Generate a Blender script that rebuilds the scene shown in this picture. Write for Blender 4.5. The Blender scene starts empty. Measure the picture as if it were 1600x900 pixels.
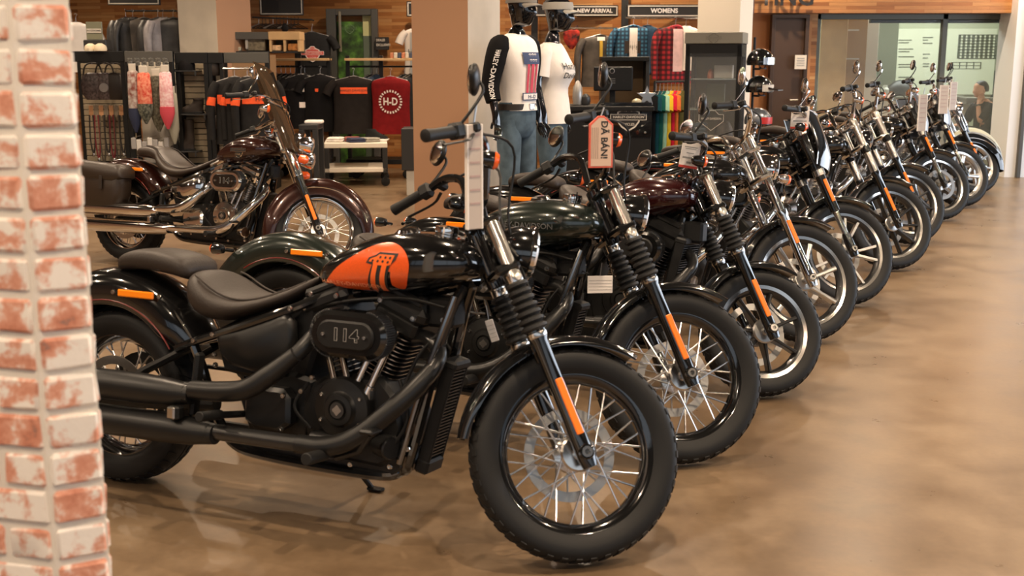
import bpy, bmesh, math, random
from mathutils import Vector, Matrix
random.seed(7)
PI = math.pi
SC = bpy.context.scene
COL = SC.collection
# ---------------------------------------------------------------- camera
FPX, PITCH, CH = 1800.0, math.radians(11.27), 1.536
cd = bpy.data.cameras.new('camera'); cam = bpy.data.objects.new('camera', cd); COL.objects.link(cam)
cd.sensor_width = 36.0; cd.lens = FPX * 36 / 1600; cd.clip_end = 200; cd.clip_start = .05
cam.location = (0, 0, CH); cam.rotation_euler = (PI/2 - PITCH, 0, 0)
cd.dof.use_dof = True; cd.dof.focus_distance = 6.5; cd.dof.aperture_fstop = 4.5
SC.camera = cam
# ---------------------------------------------------------------- world and large lights
SC.view_settings.view_transform = 'Standard'; SC.view_settings.look = 'None'
SC.view_settings.gamma = 1; SC.view_settings.use_curve_mapping = False
SC.view_settings.exposure = -0.12
wd = bpy.data.worlds.new('sky'); SC.world = wd; wd.use_nodes = True
bg = wd.node_tree.nodes['Background']
bg.inputs[0].default_value = (.74, .86, 1, 1); bg.inputs[1].default_value = .55
def area(name, loc, target, sx, sy, power, col, shape='RECTANGLE', spread=PI):
    l = bpy.data.lights.new(name, 'AREA'); l.shape = shape; l.size = sx
    if shape in ('RECTANGLE', 'ELLIPSE'): l.size_y = sy
    l.energy = power; l.color = col; l.spread = spread
    o = bpy.data.objects.new(name, l); COL.objects.link(o); o.location = loc
    o.rotation_euler = (Vector(target) - Vector(loc)).to_track_quat('-Z', 'Y').to_euler()
    return o
# daylight through the shop front behind the camera and through the entrance bay on the right
area('daylight_shop_front', (0, -3.7, 1.9), (0, 6, 1.2), 12, 2.6, 38, (.92, .96, 1))
area('daylight_right_windows', (10.35, 8.5, 1.8), (2, 8.5, 1.3), 13, 2.6, 620, (.80, .88, 1))

ORD = ('first', 'second', 'third', 'fourth', 'fifth', 'sixth', 'seventh', 'eighth', 'ninth', 'tenth', 'eleventh', 'twelfth')
def at(u, v, Y):
    """photo pixel (1600x900) at distance Y -> point in the shop"""
    c, s = math.cos(PITCH), math.sin(PITCH)
    x = (u - 800)/FPX; y = (450 - v)/FPX
    d = Vector((x, c + y*s, -s + y*c))
    return Vector((0, 0, CH)) + d*(Y/d.y)
def ground(u, v, z=0):
    c, s = math.cos(PITCH), math.sin(PITCH)
    x = (u - 800)/FPX; y = (450 - v)/FPX
    d = Vector((x, c + y*s, -s + y*c))
    return Vector((0, 0, CH)) + d*((z - CH)/d.z)
# ---------------------------------------------------------------- mesh helpers
def frame_of(d):
    d = Vector(d).normalized()
    up = Vector((0, 0, 1)) if abs(d.z) < .9 else Vector((1, 0, 0))
    a = d.cross(up).normalized(); b = a.cross(d).normalized()
    return a, b, d
def spline(pts, k=6):
    P = [Vector(p) for p in pts]
    if len(P) < 3: return P
    Q = [P[0]*2 - P[1]] + P + [P[-1]*2 - P[-2]]
    out = []
    for i in range(1, len(Q) - 2):
        p0, p1, p2, p3 = Q[i-1:i+3]
        for j in range(k):
            t = j/k
            out.append(.5*((2*p1) + (p2 - p0)*t + (2*p0 - 5*p1 + 4*p2 - p3)*t*t + (3*p1 - p0 - 3*p2 + p3)*t**3))
    out.append(P[-1]); return out
def lerp(a, b, t): return a + (b - a)*t
def table(tb, x):
    """piecewise smooth lookup in rows (x, a, b, ...)"""
    if x <= tb[0][0]: return tb[0][1:]
    for p, q in zip(tb, tb[1:]):
        if x <= q[0]:
            t = (x - p[0])/(q[0] - p[0])
            return tuple(lerp(a, b, t) for a, b in zip(p[1:], q[1:]))
    return tb[-1][1:]
class G:
    def __init__(s, xf=None): s.v = []; s.f = []; s.xf = xf
    def add(s, vs, fs):
        o = len(s.v)
        for p in vs:
            p = Vector(p); s.v.append(s.xf @ p if s.xf else p)
        s.f += [tuple(i + o for i in f) for f in fs]
        return s
    def box(s, c, d, bev=0, rot=None):
        hx, hy, hz = d[0]/2, d[1]/2, d[2]/2; c = Vector(c)
        R = rot if rot is not None else Matrix.Identity(3)
        if bev <= 0:
            vs = [(x, y, z) for x in (-hx, hx) for y in (-hy, hy) for z in (-hz, hz)]
            fs = [(0, 1, 3, 2), (4, 6, 7, 5), (0, 4, 5, 1), (2, 3, 7, 6), (0, 2, 6, 4), (1, 5, 7, 3)]
        else:
            b = min(bev, hx*.98, hy*.98, hz*.98)
            vs = []; idx = {}
            for sx in (-1, 1):
                for sy in (-1, 1):
                    for sz in (-1, 1):
                        for k in range(3):
                            p = [sx*hx, sy*hy, sz*hz]
                            for j, q in enumerate((sx, sy, sz)):
                                if j != k: p[j] -= q*b
                            idx[(sx, sy, sz, k)] = len(vs); vs.append(tuple(p))
            I = lambda a, b_, c_, k: idx[(a, b_, c_, k)]
            fs = []
            for q in (-1, 1):
                fs.append((I(q, -1, -1, 0), I(q, 1, -1, 0), I(q, 1, 1, 0), I(q, -1, 1, 0)))
                fs.append((I(-1, q, -1, 1), I(1, q, -1, 1), I(1, q, 1, 1), I(-1, q, 1, 1)))
                fs.append((I(-1, -1, q, 2), I(1, -1, q, 2), I(1, 1, q, 2), I(-1, 1, q, 2)))
                for w in (-1, 1):
                    fs.append((I(q, w, -1, 0), I(q, w, 1, 0), I(q, w, 1, 1), I(q, w, -1, 1)))
                    fs.append((I(q, -1, w, 0), I(q, 1, w, 0), I(q, 1, w, 2), I(q, -1, w, 2)))
                    fs.append((I(-1, q, w, 1), I(1, q, w, 1), I(1, q, w, 2), I(-1, q, w, 2)))
                    for z in (-1, 1): fs.append((I(q, w, z, 0), I(q, w, z, 1), I(q, w, z, 2)))
        return s.add([c + R @ Vector(p) for p in vs], fs)
    def bar(s, a, b, w, h, bev=0, up=None):
        a = Vector(a); b = Vector(b); d = b - a
        x, y, z = frame_of(d)
        return s.box((a + b)/2, (w, h, d.length), bev, Matrix((x, y, z)).transposed())
    def tube(s, pts, r, n=10, k=0, closed=False, caps=True, flat=1.0):
        P = spline(pts, k) if k else [Vector(p) for p in pts]
        m = len(P)
        if not hasattr(r, '__len__'): R = [r]*m
        else:
            R = []
            for i in range(m):
                t = i/(m - 1)*(len(r) - 1); j = min(int(t), len(r) - 2); R.append(lerp(r[j], r[j+1], t - j))
        T = []
        for i in range(m):
            if closed: T.append((P[(i+1) % m] - P[i-1]).normalized())
            else: T.append((P[min(i+1, m-1)] - P[max(i-1, 0)]).normalized())
        a, b, _ = frame_of(T[0]); vs = []
        for i in range(m):
            if i:
                q = T[i-1].rotation_difference(T[i]); a = q @ a; b = q @ b
            for j in range(n):
                th = 2*PI*j/n; vs.append(P[i] + (a*math.cos(th) + b*math.sin(th)*flat)*R[i])
        fs = [(i*n + j, i*n + (j+1) % n, ((i+1) % m)*n + (j+1) % n, ((i+1) % m)*n + j)
              for i in range(m if closed else m - 1) for j in range(n)]
        if caps and not closed: fs += [tuple(range(n))[::-1], tuple((m-1)*n + j for j in range(n))]
        return s.add(vs, fs)
    def lathe(s, prof, o=(0, 0, 0), axis=(0, 0, 1), n=24, caps=False, closed=False):
        a, b, d = frame_of(axis); o = Vector(o); m = len(prof)
        vs = [o + d*h + (a*math.cos(2*PI*j/n) + b*math.sin(2*PI*j/n))*r for r, h in prof for j in range(n)]
        fs = [(i*n + j, i*n + (j+1) % n, ((i+1) % m)*n + (j+1) % n, ((i+1) % m)*n + j)
              for i in range(m if closed else m - 1) for j in range(n)]
        if caps: fs += [tuple(range(n))[::-1], tuple((m-1)*n + j for j in range(n))]
        return s.add(vs, fs)
    def cyl(s, a, b, r, n=16, r2=None):
        a = Vector(a); b = Vector(b); L = (b - a).length; r2 = r if r2 is None else r2; e = min(r, r2, L)*.12
        return s.lathe([(r - e, 0), (r, e), (r2, L - e), (r2 - e, L)], a, b - a, n, caps=True)
    def ell(s, c, r, nu=16, nv=10, rot=None):
        c = Vector(c); vs = []; R = rot if rot is not None else Matrix.Identity(3)
        for i in range(nv + 1):
            ph = PI*i/nv
            for j in range(nu):
                th = 2*PI*j/nu
                vs.append(c + R @ Vector((r[0]*math.sin(ph)*math.cos(th), r[1]*math.sin(ph)*math.sin(th), r[2]*math.cos(ph))))
        fs = [(i*nu + j, (i+1)*nu + j, (i+1)*nu + (j+1) % nu, i*nu + (j+1) % nu) for i in range(nv) for j in range(nu)]
        return s.add(vs, fs)
    def loft(s, rings, caps=True, closed=True):
        n = len(rings[0]); vs = [p for r in rings for p in r]
        fs = [(i*n + j, i*n + (j+1) % n, (i+1)*n + (j+1) % n, (i+1)*n + j)
              for i in range(len(rings) - 1) for j in range(n if closed else n - 1)]
        if caps and closed: fs += [tuple(range(n))[::-1], tuple((len(rings)-1)*n + j for j in range(n))]
        return s.add(vs, fs)
    def prism(s, poly, y0, y1, bev=0, fn=None):
        """polygon in (x, z), extruded along y from y0 to y1 with chamfered rims"""
        fn = fn or (lambda x, y, z: (x, y, z))
        n = len(poly); cx = sum(p[0] for p in poly)/n; cz = sum(p[1] for p in poly)/n
        def ins(b):
            out = []
            for i in range(n):
                p = Vector(poly[i]); a = (p - Vector(poly[i-1])); c = (Vector(poly[(i+1) % n]) - p)
                a = a.normalized() if a.length else c.normalized(); c = c.normalized() if c.length else a
                na = Vector((-a.y, a.x)); nc = Vector((-c.y, c.x)); m = na + nc
                m = m.normalized() if m.length > 1e-4 else na
                q = p + m*b
                if (Vector((cx, cz)) - q).length > (Vector((cx, cz)) - p).length: q = p - m*b
                out.append(q)
            return out
        sg = 1 if y1 > y0 else -1
        if bev: rr = [(ins(bev), y0), (poly, y0 + sg*bev), (poly, y1 - sg*bev), (ins(bev), y1)]
        else: rr = [(poly, y0), (poly, y1)]
        return s.loft([[fn(p[0], y, p[1]) for p in pl] for pl, y in rr])
    def mesh(s, name, sharp=35):
        me = bpy.data.meshes.new(name); me.from_pydata([tuple(p) for p in s.v], [], s.f)
        bm = bmesh.new(); bm.from_mesh(me)
        bmesh.ops.recalc_face_normals(bm, faces=bm.faces[:]); bm.to_mesh(me); bm.free()
        me.shade_smooth()
        if sharp: me.set_sharp_from_angle(angle=math.radians(sharp))
        return me
    def obj(s, name, mat, parent=None, sharp=35):
        return link(name, s.mesh(name, sharp), mat, parent)
def link(name, me, mat, parent=None):
    if mat is not None and not me.materials: me.materials.append(mat)
    o = bpy.data.objects.new(name, me); COL.objects.link(o)
    if parent is not None: o.parent = parent
    return o
def tag(o, label=None, cat=None, group=None, kind=None):
    if label: o['label'] = label
    if cat: o['category'] = cat
    if group: o['group'] = group
    if kind: o['kind'] = kind
    return o
def thing(name, label, cat, loc=(0, 0, 0), rz=0, group=None):
    o = bpy.data.objects.new(name, None); COL.objects.link(o); o.location = loc; o.rotation_euler = (0, 0, rz)
    o.empty_display_size = .1
    return tag(o, label, cat, group)
def struct(o): o['kind'] = 'structure'; return o
def copy_tree(o, parent=None):
    c = o.copy(); COL.objects.link(c); c.parent = parent
    for ch in list(o.children): copy_tree(ch, c)
    return c
_tx = {}
def text_tris(txt, size=1.0, bold=0.0, align='CENTER', sx=1.0):
    """triangles of a lettering, centred on its middle line, in 2D"""
    key = (txt, size, bold, align, sx)
    if key in _tx: return _tx[key]
    cu = bpy.data.curves.new('lettering', 'FONT'); cu.body = txt; cu.size = size; cu.offset = bold*size
    cu.align_x = align; cu.align_y = 'CENTER'; cu.resolution_u = 3
    o = bpy.data.objects.new('lettering_tmp', cu); COL.objects.link(o)
    bpy.context.view_layer.update()
    me = bpy.data.meshes.new_from_object(o.evaluated_get(bpy.context.evaluated_depsgraph_get()))
    vs = [(v.co.x*sx, v.co.y) for v in me.vertices]; fs = [tuple(p.vertices) for p in me.polygons]
    bpy.data.objects.remove(o); bpy.data.curves.remove(cu); bpy.data.meshes.remove(me)
    _tx[key] = (vs, fs); return _tx[key]
def decal(name, vs, fs, fn, mat, parent, sub=0):
    """flat print laid on a surface through fn(a, b) -> point"""
    bm = bmesh.new(); B = [bm.verts.new((v[0], v[1], 0)) for v in vs]
    for f in fs:
        try: bm.faces.new([B[i] for i in f])
        except ValueError: pass
    bmesh.ops.triangulate(bm, faces=bm.faces[:])
    if sub:
        for _ in range(6):
            es = [e for e in bm.edges if e.calc_length() > sub]
            if not es: break
            bmesh.ops.subdivide_edges(bm, edges=es, cuts=1); bmesh.ops.triangulate(bm, faces=bm.faces[:])
    for v in bm.verts: v.co = Vector(fn(v.co.x, v.co.y))
    me = bpy.data.meshes.new(name); bm.to_mesh(me); bm.free(); me.shade_smooth()
    return link(name, me, mat, parent)
def lettering(name, txt, size, fn, mat, parent, bold=0., sx=1., sub=0, align='CENTER'):
    vs, fs = text_tris(txt, size, bold, align, sx)
    return decal(name, vs, fs, fn, mat, parent, sub)
# ---------------------------------------------------------------- materials
MATS = {}
def lin(c): return tuple(((x/12.92) if x <= .04045 else ((x + .055)/1.055)**2.4) for x in c)
def rgb(r, g, b): return lin((r/255, g/255, b/255))
def mat(name, col, rough=.5, metal=0., coat=0., bump=0, bscale=200, var=0, vscale=8, emit=None, alpha=None, trans=0., spec=.5, sheen=0., col2=None):
    if name in MATS: return MATS[name]
    m = bpy.data.materials.new(name); m.use_nodes = True; nt = m.node_tree; p = nt.nodes['Principled BSDF']
    I = p.inputs
    I['Base Color'].default_value = (*col, 1); I['Roughness'].default_value = rough; I['Metallic'].default_value = metal
    I['Coat Weight'].default_value = coat; I['Coat Roughness'].default_value = .04
    I['Specular IOR Level'].default_value = spec; I['Transmission Weight'].default_value = trans
    if sheen: I['Sheen Weight'].default_value = sheen
    if alpha is not None: I['Alpha'].default_value = alpha
    if emit: I['Emission Color'].default_value = (*emit[:3], 1); I['Emission Strength'].default_value = emit[3]
    if var or bump:
        tc = nt.nodes.new('ShaderNodeTexCoord')
    if var:
        nz = nt.nodes.new('ShaderNodeTexNoise'); nz.inputs['Scale'].default_value = vscale; nz.inputs['Detail'].default_value = 5
        nt.links.new(tc.outputs['Object'], nz.inputs['Vector'])
        r = nt.nodes.new('ShaderNodeValToRGB'); r.color_ramp.elements[0].position = .35; r.color_ramp.elements[1].position = .65
        c2 = col2 or tuple(min(1, x*(1 + var)) for x in col)
        c1 = col if col2 else tuple(x*(1 - var) for x in col)
        r.color_ramp.elements[0].color = (*c1, 1); r.color_ramp.elements[1].color = (*c2, 1)
        nt.links.new(nz.outputs['Fac'], r.inputs['Fac']); nt.links.new(r.outputs['Color'], I['Base Color'])
    if bump:
        nb = nt.nodes.new('ShaderNodeTexNoise'); nb.inputs['Scale'].default_value = bscale; nb.inputs['Detail'].default_value = 3
        nt.links.new(tc.outputs['Object'], nb.inputs['Vector'])
        bp = nt.nodes.new('ShaderNodeBump'); bp.inputs['Strength'].default_value = bump; bp.inputs['Distance'].default_value = .002
        nt.links.new(nb.outputs['Fac'], bp.inputs['Height']); nt.links.new(bp.outputs['Normal'], I['Normal'])
    MATS[name] = m; return m
GLOSS = mat('gloss_black_paint', (.006, .006, .006), .12, coat=1)
SATIN = mat('satin_black_metal', (.008, .008, .008), .36, bump=.05, bscale=500, spec=.38)
MATTE = mat('black_plastic', (.007, .007, .007), .5, spec=.3)
RUBBER = mat('tyre_rubber', (.0085, .0085, .0085), .55, bump=.15, bscale=300, spec=.3)
CHROME = mat('chrome', (.82, .80, .77), .07, 1)
STEEL = mat('polished_steel', (.62, .60, .57), .2, 1)
ALU = mat('cast_aluminium', (.55, .54, .52), .3, 1, bump=.05, bscale=300)
DARKALU = mat('grey_aluminium', (.10, .10, .10), .4, 1)
LEATHER = mat('seat_leather', (.026, .019, .015), .5, bump=.5, bscale=120, spec=.35)
LEATHERB = mat('brown_black_leather', (.028, .018, .012), .42, bump=.4, bscale=120)
AMBER = mat('amber_reflector', rgb(255, 140, 20), .25, coat=.6)
AMBERD = mat('orange_reflector', rgb(255, 128, 34), .3, coat=.6)
LENSO = mat('orange_lens', rgb(244, 96, 26), .15, coat=1)
REDL = mat('red_lens', rgb(170, 16, 12), .15, coat=1)
GLASSL = mat('lamp_glass', (.75, .76, .78), .06, .85)
ORANGE = mat('orange_tank_panel', rgb(226, 88, 32), .28, coat=.8, var=.10, vscale=300)
ORANGE2 = mat('orange_number_print', rgb(250, 112, 44), .3, coat=.6)
REDSTRIPE = mat('dark_red_pinstripe', rgb(110, 24, 18), .3, coat=.6)
GREENT = mat('dark_green_metallic_paint', (.014, .020, .016), .22, .3, coat=1)
BROWNT = mat('dark_maroon_paint', (.030, .008, .005), .2, .35, coat=1)
REDT = mat('black_cherry_paint', (.028, .004, .004), .2, .2, coat=1)
SILVT = mat('silver_blue_paint', (.20, .22, .25), .25, .6, coat=1)
CREAM = mat('cream_fender_paint', rgb(186, 184, 160), .25, coat=.8)
PRINTG = mat('grey_print', (.32, .31, .29), .5)
PRINTD = mat('dark_grey_print', (.09, .09, .09), .5)
WHITE = mat('white_card', rgb(232, 226, 220), .6)
INK = mat('black_ink', (.02, .02, .02), .6)
REDINK = mat('red_ink', rgb(196, 64, 52), .6)
WIRE = mat('steel_wire', (.5, .5, .5), .3, 1)
LACE = mat('spoke_steel', (.92, .91, .9), .22, 1)
DISCM = mat('drilled_disc_steel', (.5, .49, .47), .30, 1)
SMOKE = mat('smoked_windshield', (.13, .085, .05), .06, trans=.7)
MIRRORG = mat('mirror_glass', (.8, .8, .8), .03, 1)
# ---------------------------------------------------------------- motorcycles
_mc = {}
def cached(key, build):
    if key not in _mc: _mc[key] = build()
    return _mc[key]
def part(name, g, m, parent, sharp=35): return g.obj(name, m, parent, sharp)
def sring(x, zc, hz, hw, n=24, p=2.4, yc=0, low=None):
    """superellipse ring in the y-z plane at x"""
    out = []
    for j in range(n):
        th = 2*PI*j/n; c, s = math.cos(th), math.sin(th)
        h = hz if s >= 0 or low is None else low
        out.append((x, yc + hw*math.copysign(abs(c)**(2/p), c), zc + h*math.copysign(abs(s)**(2/p), s)))
    return out
def smooth_tb(tb, k=4):
    P = []
    for i in range(len(tb) - 1):
        for j in range(k): P.append(i + j/k)
    P.append(len(tb) - 1); out = []
    for t in P:
        i = min(int(t), len(tb) - 2); f = t - i
        a = tb[max(i-1, 0)]; b = tb[i]; c = tb[i+1]; d = tb[min(i+2, len(tb)-1)]
        out.append(tuple(.5*((2*q) + (r - p)*f + (2*p - 5*q + 4*r - s)*f*f + (3*q - p - 3*r + s)*f**3) for p, q, r, s in zip(a, b, c, d)))
    return out
TANK = [(.835, .838, .800, .030), (.88, .878, .785, .078), (.95, .922, .780, .108), (1.05, .966, .782, .138), (1.15, .987, .788, .157),
        (1.25, .992, .803, .166), (1.33, .983, .822, .157), (1.40, .960, .848, .122), (1.435, .925, .872, .060)]
TP = 2.5
_TS = []
def tank_at(x, z, sc=1.0, eps=.0025):
    T = _TS or _TS.extend(smooth_tb(TANK, 8)) or _TS
    for a, b in zip(T, T[1:]):
        if x <= b[0] or b is T[-1]:
            t = max(0, min(1, (x - a[0])/(b[0] - a[0]))); q = [lerp(m, n, t) for m, n in zip(a, b)]; break
    zt, zb, hw = q[1], q[2], q[3]; zc = (zt + zb)/2; hz = (zt - zb)/2
    u = max(-.995, min(.995, (z - zc)/hz))
    return (x, -(hw*sc*(1 - abs(u)**TP)**(1/TP)) - eps, z)
def fan(poly): return [tuple(range(len(poly)))]
def build_tyre(R, w, ri):
    def f():
        h = w/2
        pr = [(ri, -h*.66), (ri + .012, -h*.80), (lerp(ri, R, .38), -h*.985), (lerp(ri, R, .62), -h), (lerp(ri, R, .80), -h*.90),
              (lerp(ri, R, .90), -h*.72), (lerp(ri, R, .965), -h*.45), (R, -h*.06), (R - .004, -h*.04), (R - .004, h*.04), (R, h*.06),
              (lerp(ri, R, .965), h*.45), (lerp(ri, R, .90), h*.72), (lerp(ri, R, .80), h*.90), (lerp(ri, R, .62), h),
              (lerp(ri, R, .38), h*.985), (ri + .012, h*.80), (ri, h*.66)]
        g = G().lathe(pr, axis=(0, 1, 0), n=72)
        # tread blocks: slanted ribs proud of the carcass on both shoulders
        for k in range(44):
            a = 2*PI*k/44
            for sg in (-1, 1):
                b = a + (.07 if sg > 0 else 0)
                def P(r, y, t): return Vector((r*math.cos(t), y*sg, r*math.sin(t)))
                p = [P(lerp(ri, R, .985), h*.30, b), P(lerp(ri, R, .925), h*.64, b + .05), P(lerp(ri, R, .83), h*.86, b + .055)]
                q = [P(lerp(ri, R, .985), h*.30, b + .075), P(lerp(ri, R, .925), h*.64, b + .118), P(lerp(ri, R, .83), h*.86, b + .115)]
                out = [Vector((v.x*1.010, v.y*1.03, v.z*1.010)) for v in p + q]
                vs = p + q + out
                fs = [(6, 7, 10, 9), (7, 8, 11, 10), (0, 1, 7, 6), (1, 2, 8, 7), (3, 4, 10, 9), (4, 5, 11, 10), (2, 5, 11, 8), (0, 3, 9, 6)]
                g.add(vs, fs)
        return g.mesh('tyre', 40)
    return cached(('tyre', R, w, ri), f)
def build_wheel(name, parent, M, kind, R, w, rim_mat, disc='left', hub_mat=None, lip=None):
    """kind: laced / cast; wheel turns about its own y axis"""
    ri = R - (.084 if w < .12 else .10); hw = w*.33
    hub_mat = hub_mat or CHROME
    def frim():
        pr = [(ri + .006, -hw), (ri + .006, -hw + .006), (ri - .008, -hw + .012), (ri - .012, -hw*.5), (ri - .020, -hw*.3), (ri - .022, 0),
              (ri - .020, hw*.3), (ri - .012, hw*.5), (ri - .008, hw - .012), (ri + .006, hw - .006), (ri + .006, hw), (ri - .004, hw),
              (ri - .022, hw*.62), (ri - .032, hw*.25), (ri - .032, -hw*.25), (ri - .022, -hw*.62), (ri - .004, -hw)]
        return G().lathe(pr, axis=(0, 1, 0), n=72, closed=True).mesh('rim')
    o = link(name, cached(('rim', R, w, rim_mat.name), frim), rim_mat, parent); o.matrix_local = M
    link('tyre', build_tyre(R, w, ri), RUBBER, o)
    if lip:
        def flip():
            g = G()
            for s in (-1, 1): g.lathe([(ri - .010, s*hw*1.0), (ri + .006, s*(hw + .004)), (ri + .006, s*(hw - .003)), (ri - .010, s*hw*.90)], axis=(0, 1, 0), n=64, closed=True)
            return g.mesh('rim_lip')
        link('rim_lip', cached(('lip', R, w, lip.name), flip), lip, o)
    def fhub():
        g = G()
        g.lathe([(.012, -.085), (.020, -.083), (.022, -.060), (.052, -.056), (.058, -.050), (.056, -.042), (.034, -.034), (.030, 0), (.034, .034),
                 (.056, .042), (.060, .050), (.054, .056), (.024, .060), (.020, .085), (.012, .087)], axis=(0, 1, 0), n=28, caps=True)
        return g.mesh('hub')
    link('hub', cached(('hub', hub_mat.name), fhub), hub_mat, o)
    if kind == 'laced':
        sp = cached('spoke', lambda: G().tube([(0, 0, 0), (0, 0, 1)], .0034, 6).mesh('spoke'))
        n = 32
        for k in range(n):
            a = 2*PI*k/n; side = 1 if k % 2 else -1; dirn = 1 if (k//2) % 2 else -1
            p = Vector((.054*math.cos(a), side*.046, .054*math.sin(a)))
            b = a + dirn*PI/4; q = Vector(((ri - .030)*math.cos(b), side*.006, (ri - .030)*math.sin(b)))
            x, y, z = frame_of(q - p)
            s = link('spoke', sp, LACE, o)
            s.matrix_local = Matrix.Translation(p) @ Matrix((x, y, z)).transposed().to_4x4() @ Matrix.Diagonal((1, 1, (q - p).length, 1))
    else:
        n, style, sm = kind
        def fsp():
            g = G()
            if style == 'split':
                for d in (-1, 1):
                    g.loft([[(d*.006 - .008, -.020, .045), (d*.006 + .008, -.020, .045), (d*.006 + .008, .020, .045), (d*.006 - .008, .020, .045)],
                            [(d*.018 - .007, -.022, .11), (d*.018 + .007, -.022, .11), (d*.018 + .007, .012, .11), (d*.018 - .007, .012, .11)],
                            [(d*.046 - .008, -.026, ri - .026), (d*.046 + .008, -.026, ri - .026), (d*.046 + .008, .010, ri - .026), (d*.046 - .008, .010, ri - .026)]])
            else:
                wd = {'fat': .019, 'thin': .009, 'mid': .013}[style]
                g.loft([[(-wd*1.25, -.030, .04), (-wd*.6, -.036, .04), (wd*.6, -.036, .04), (wd*1.25, -.030, .04), (wd*1.25, .022, .04), (-wd*1.25, .022, .04)],
                        [(-wd*.75, -.024, .13), (-wd*.4, -.029, .13), (wd*.4, -.029, .13), (wd*.75, -.024, .13), (wd*.75, .012, .13), (-wd*.75, .012, .13)],
                        [(-wd*1.1, -.024, ri - .026), (-wd*.5, -.029, ri - .026), (wd*.5, -.029, ri - .026), (wd*1.1, -.024, ri - .026), (wd*1.1, .010, ri - .026), (-wd*1.1, .010, ri - .026)]])
            return g.mesh('spoke')
        me = cached(('cs', style, sm.name, R), fsp)
        for k in range(n):
            s = link('spoke', me, sm, o); s.matrix_local = Matrix.Rotation(2*PI*k/n + .2, 4, 'Y')
        link('hub_cap', cached(('hcap', sm.name), lambda: G().lathe([(.055, -.045), (.050, -.052), (.020, -.055), (.018, -.040)], axis=(0, 1, 0), n=24).mesh('hub_cap')), sm, o)
    for s in {'left': (1,), 'right': (-1,), 'both': (-1, 1)}[disc]:
        def fdisc():
            y = s*.064
            g = G().lathe([(.116, y - .0025), (.148, y - .0025), (.148, y + .0025), (.116, y + .0025)], axis=(0, 1, 0), n=48, closed=True)
            for k in range(7):
                a = 2*PI*k/7; g.bar((.03*math.cos(a), y, .03*math.sin(a)), (.120*math.cos(a + .25), y, .120*math.sin(a + .25)), .010, .004)
            for k in range(30):
                a = 2*PI*k/30; r = .122 + .009*(k % 3); c = Vector((r*math.cos(a), 0, r*math.sin(a)))
                g.lathe([(.0045, y - .0032), (.0045, y + .0032)], c, (0, 1, 0), 6, caps=True)
            return g.mesh('brake_disc')
        link('brake_disc', cached(('disc', s), fdisc), DISCM, o)
    return o
def bolt_mesh(r=.008):
    return cached(('bolt', r), lambda: G().lathe([(r, 0), (r, .006), (r*.8, .009), (r*.5, .009), (r*.45, .005)], axis=(0, -1, 0), n=8, caps=True).mesh('bolt'))

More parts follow.
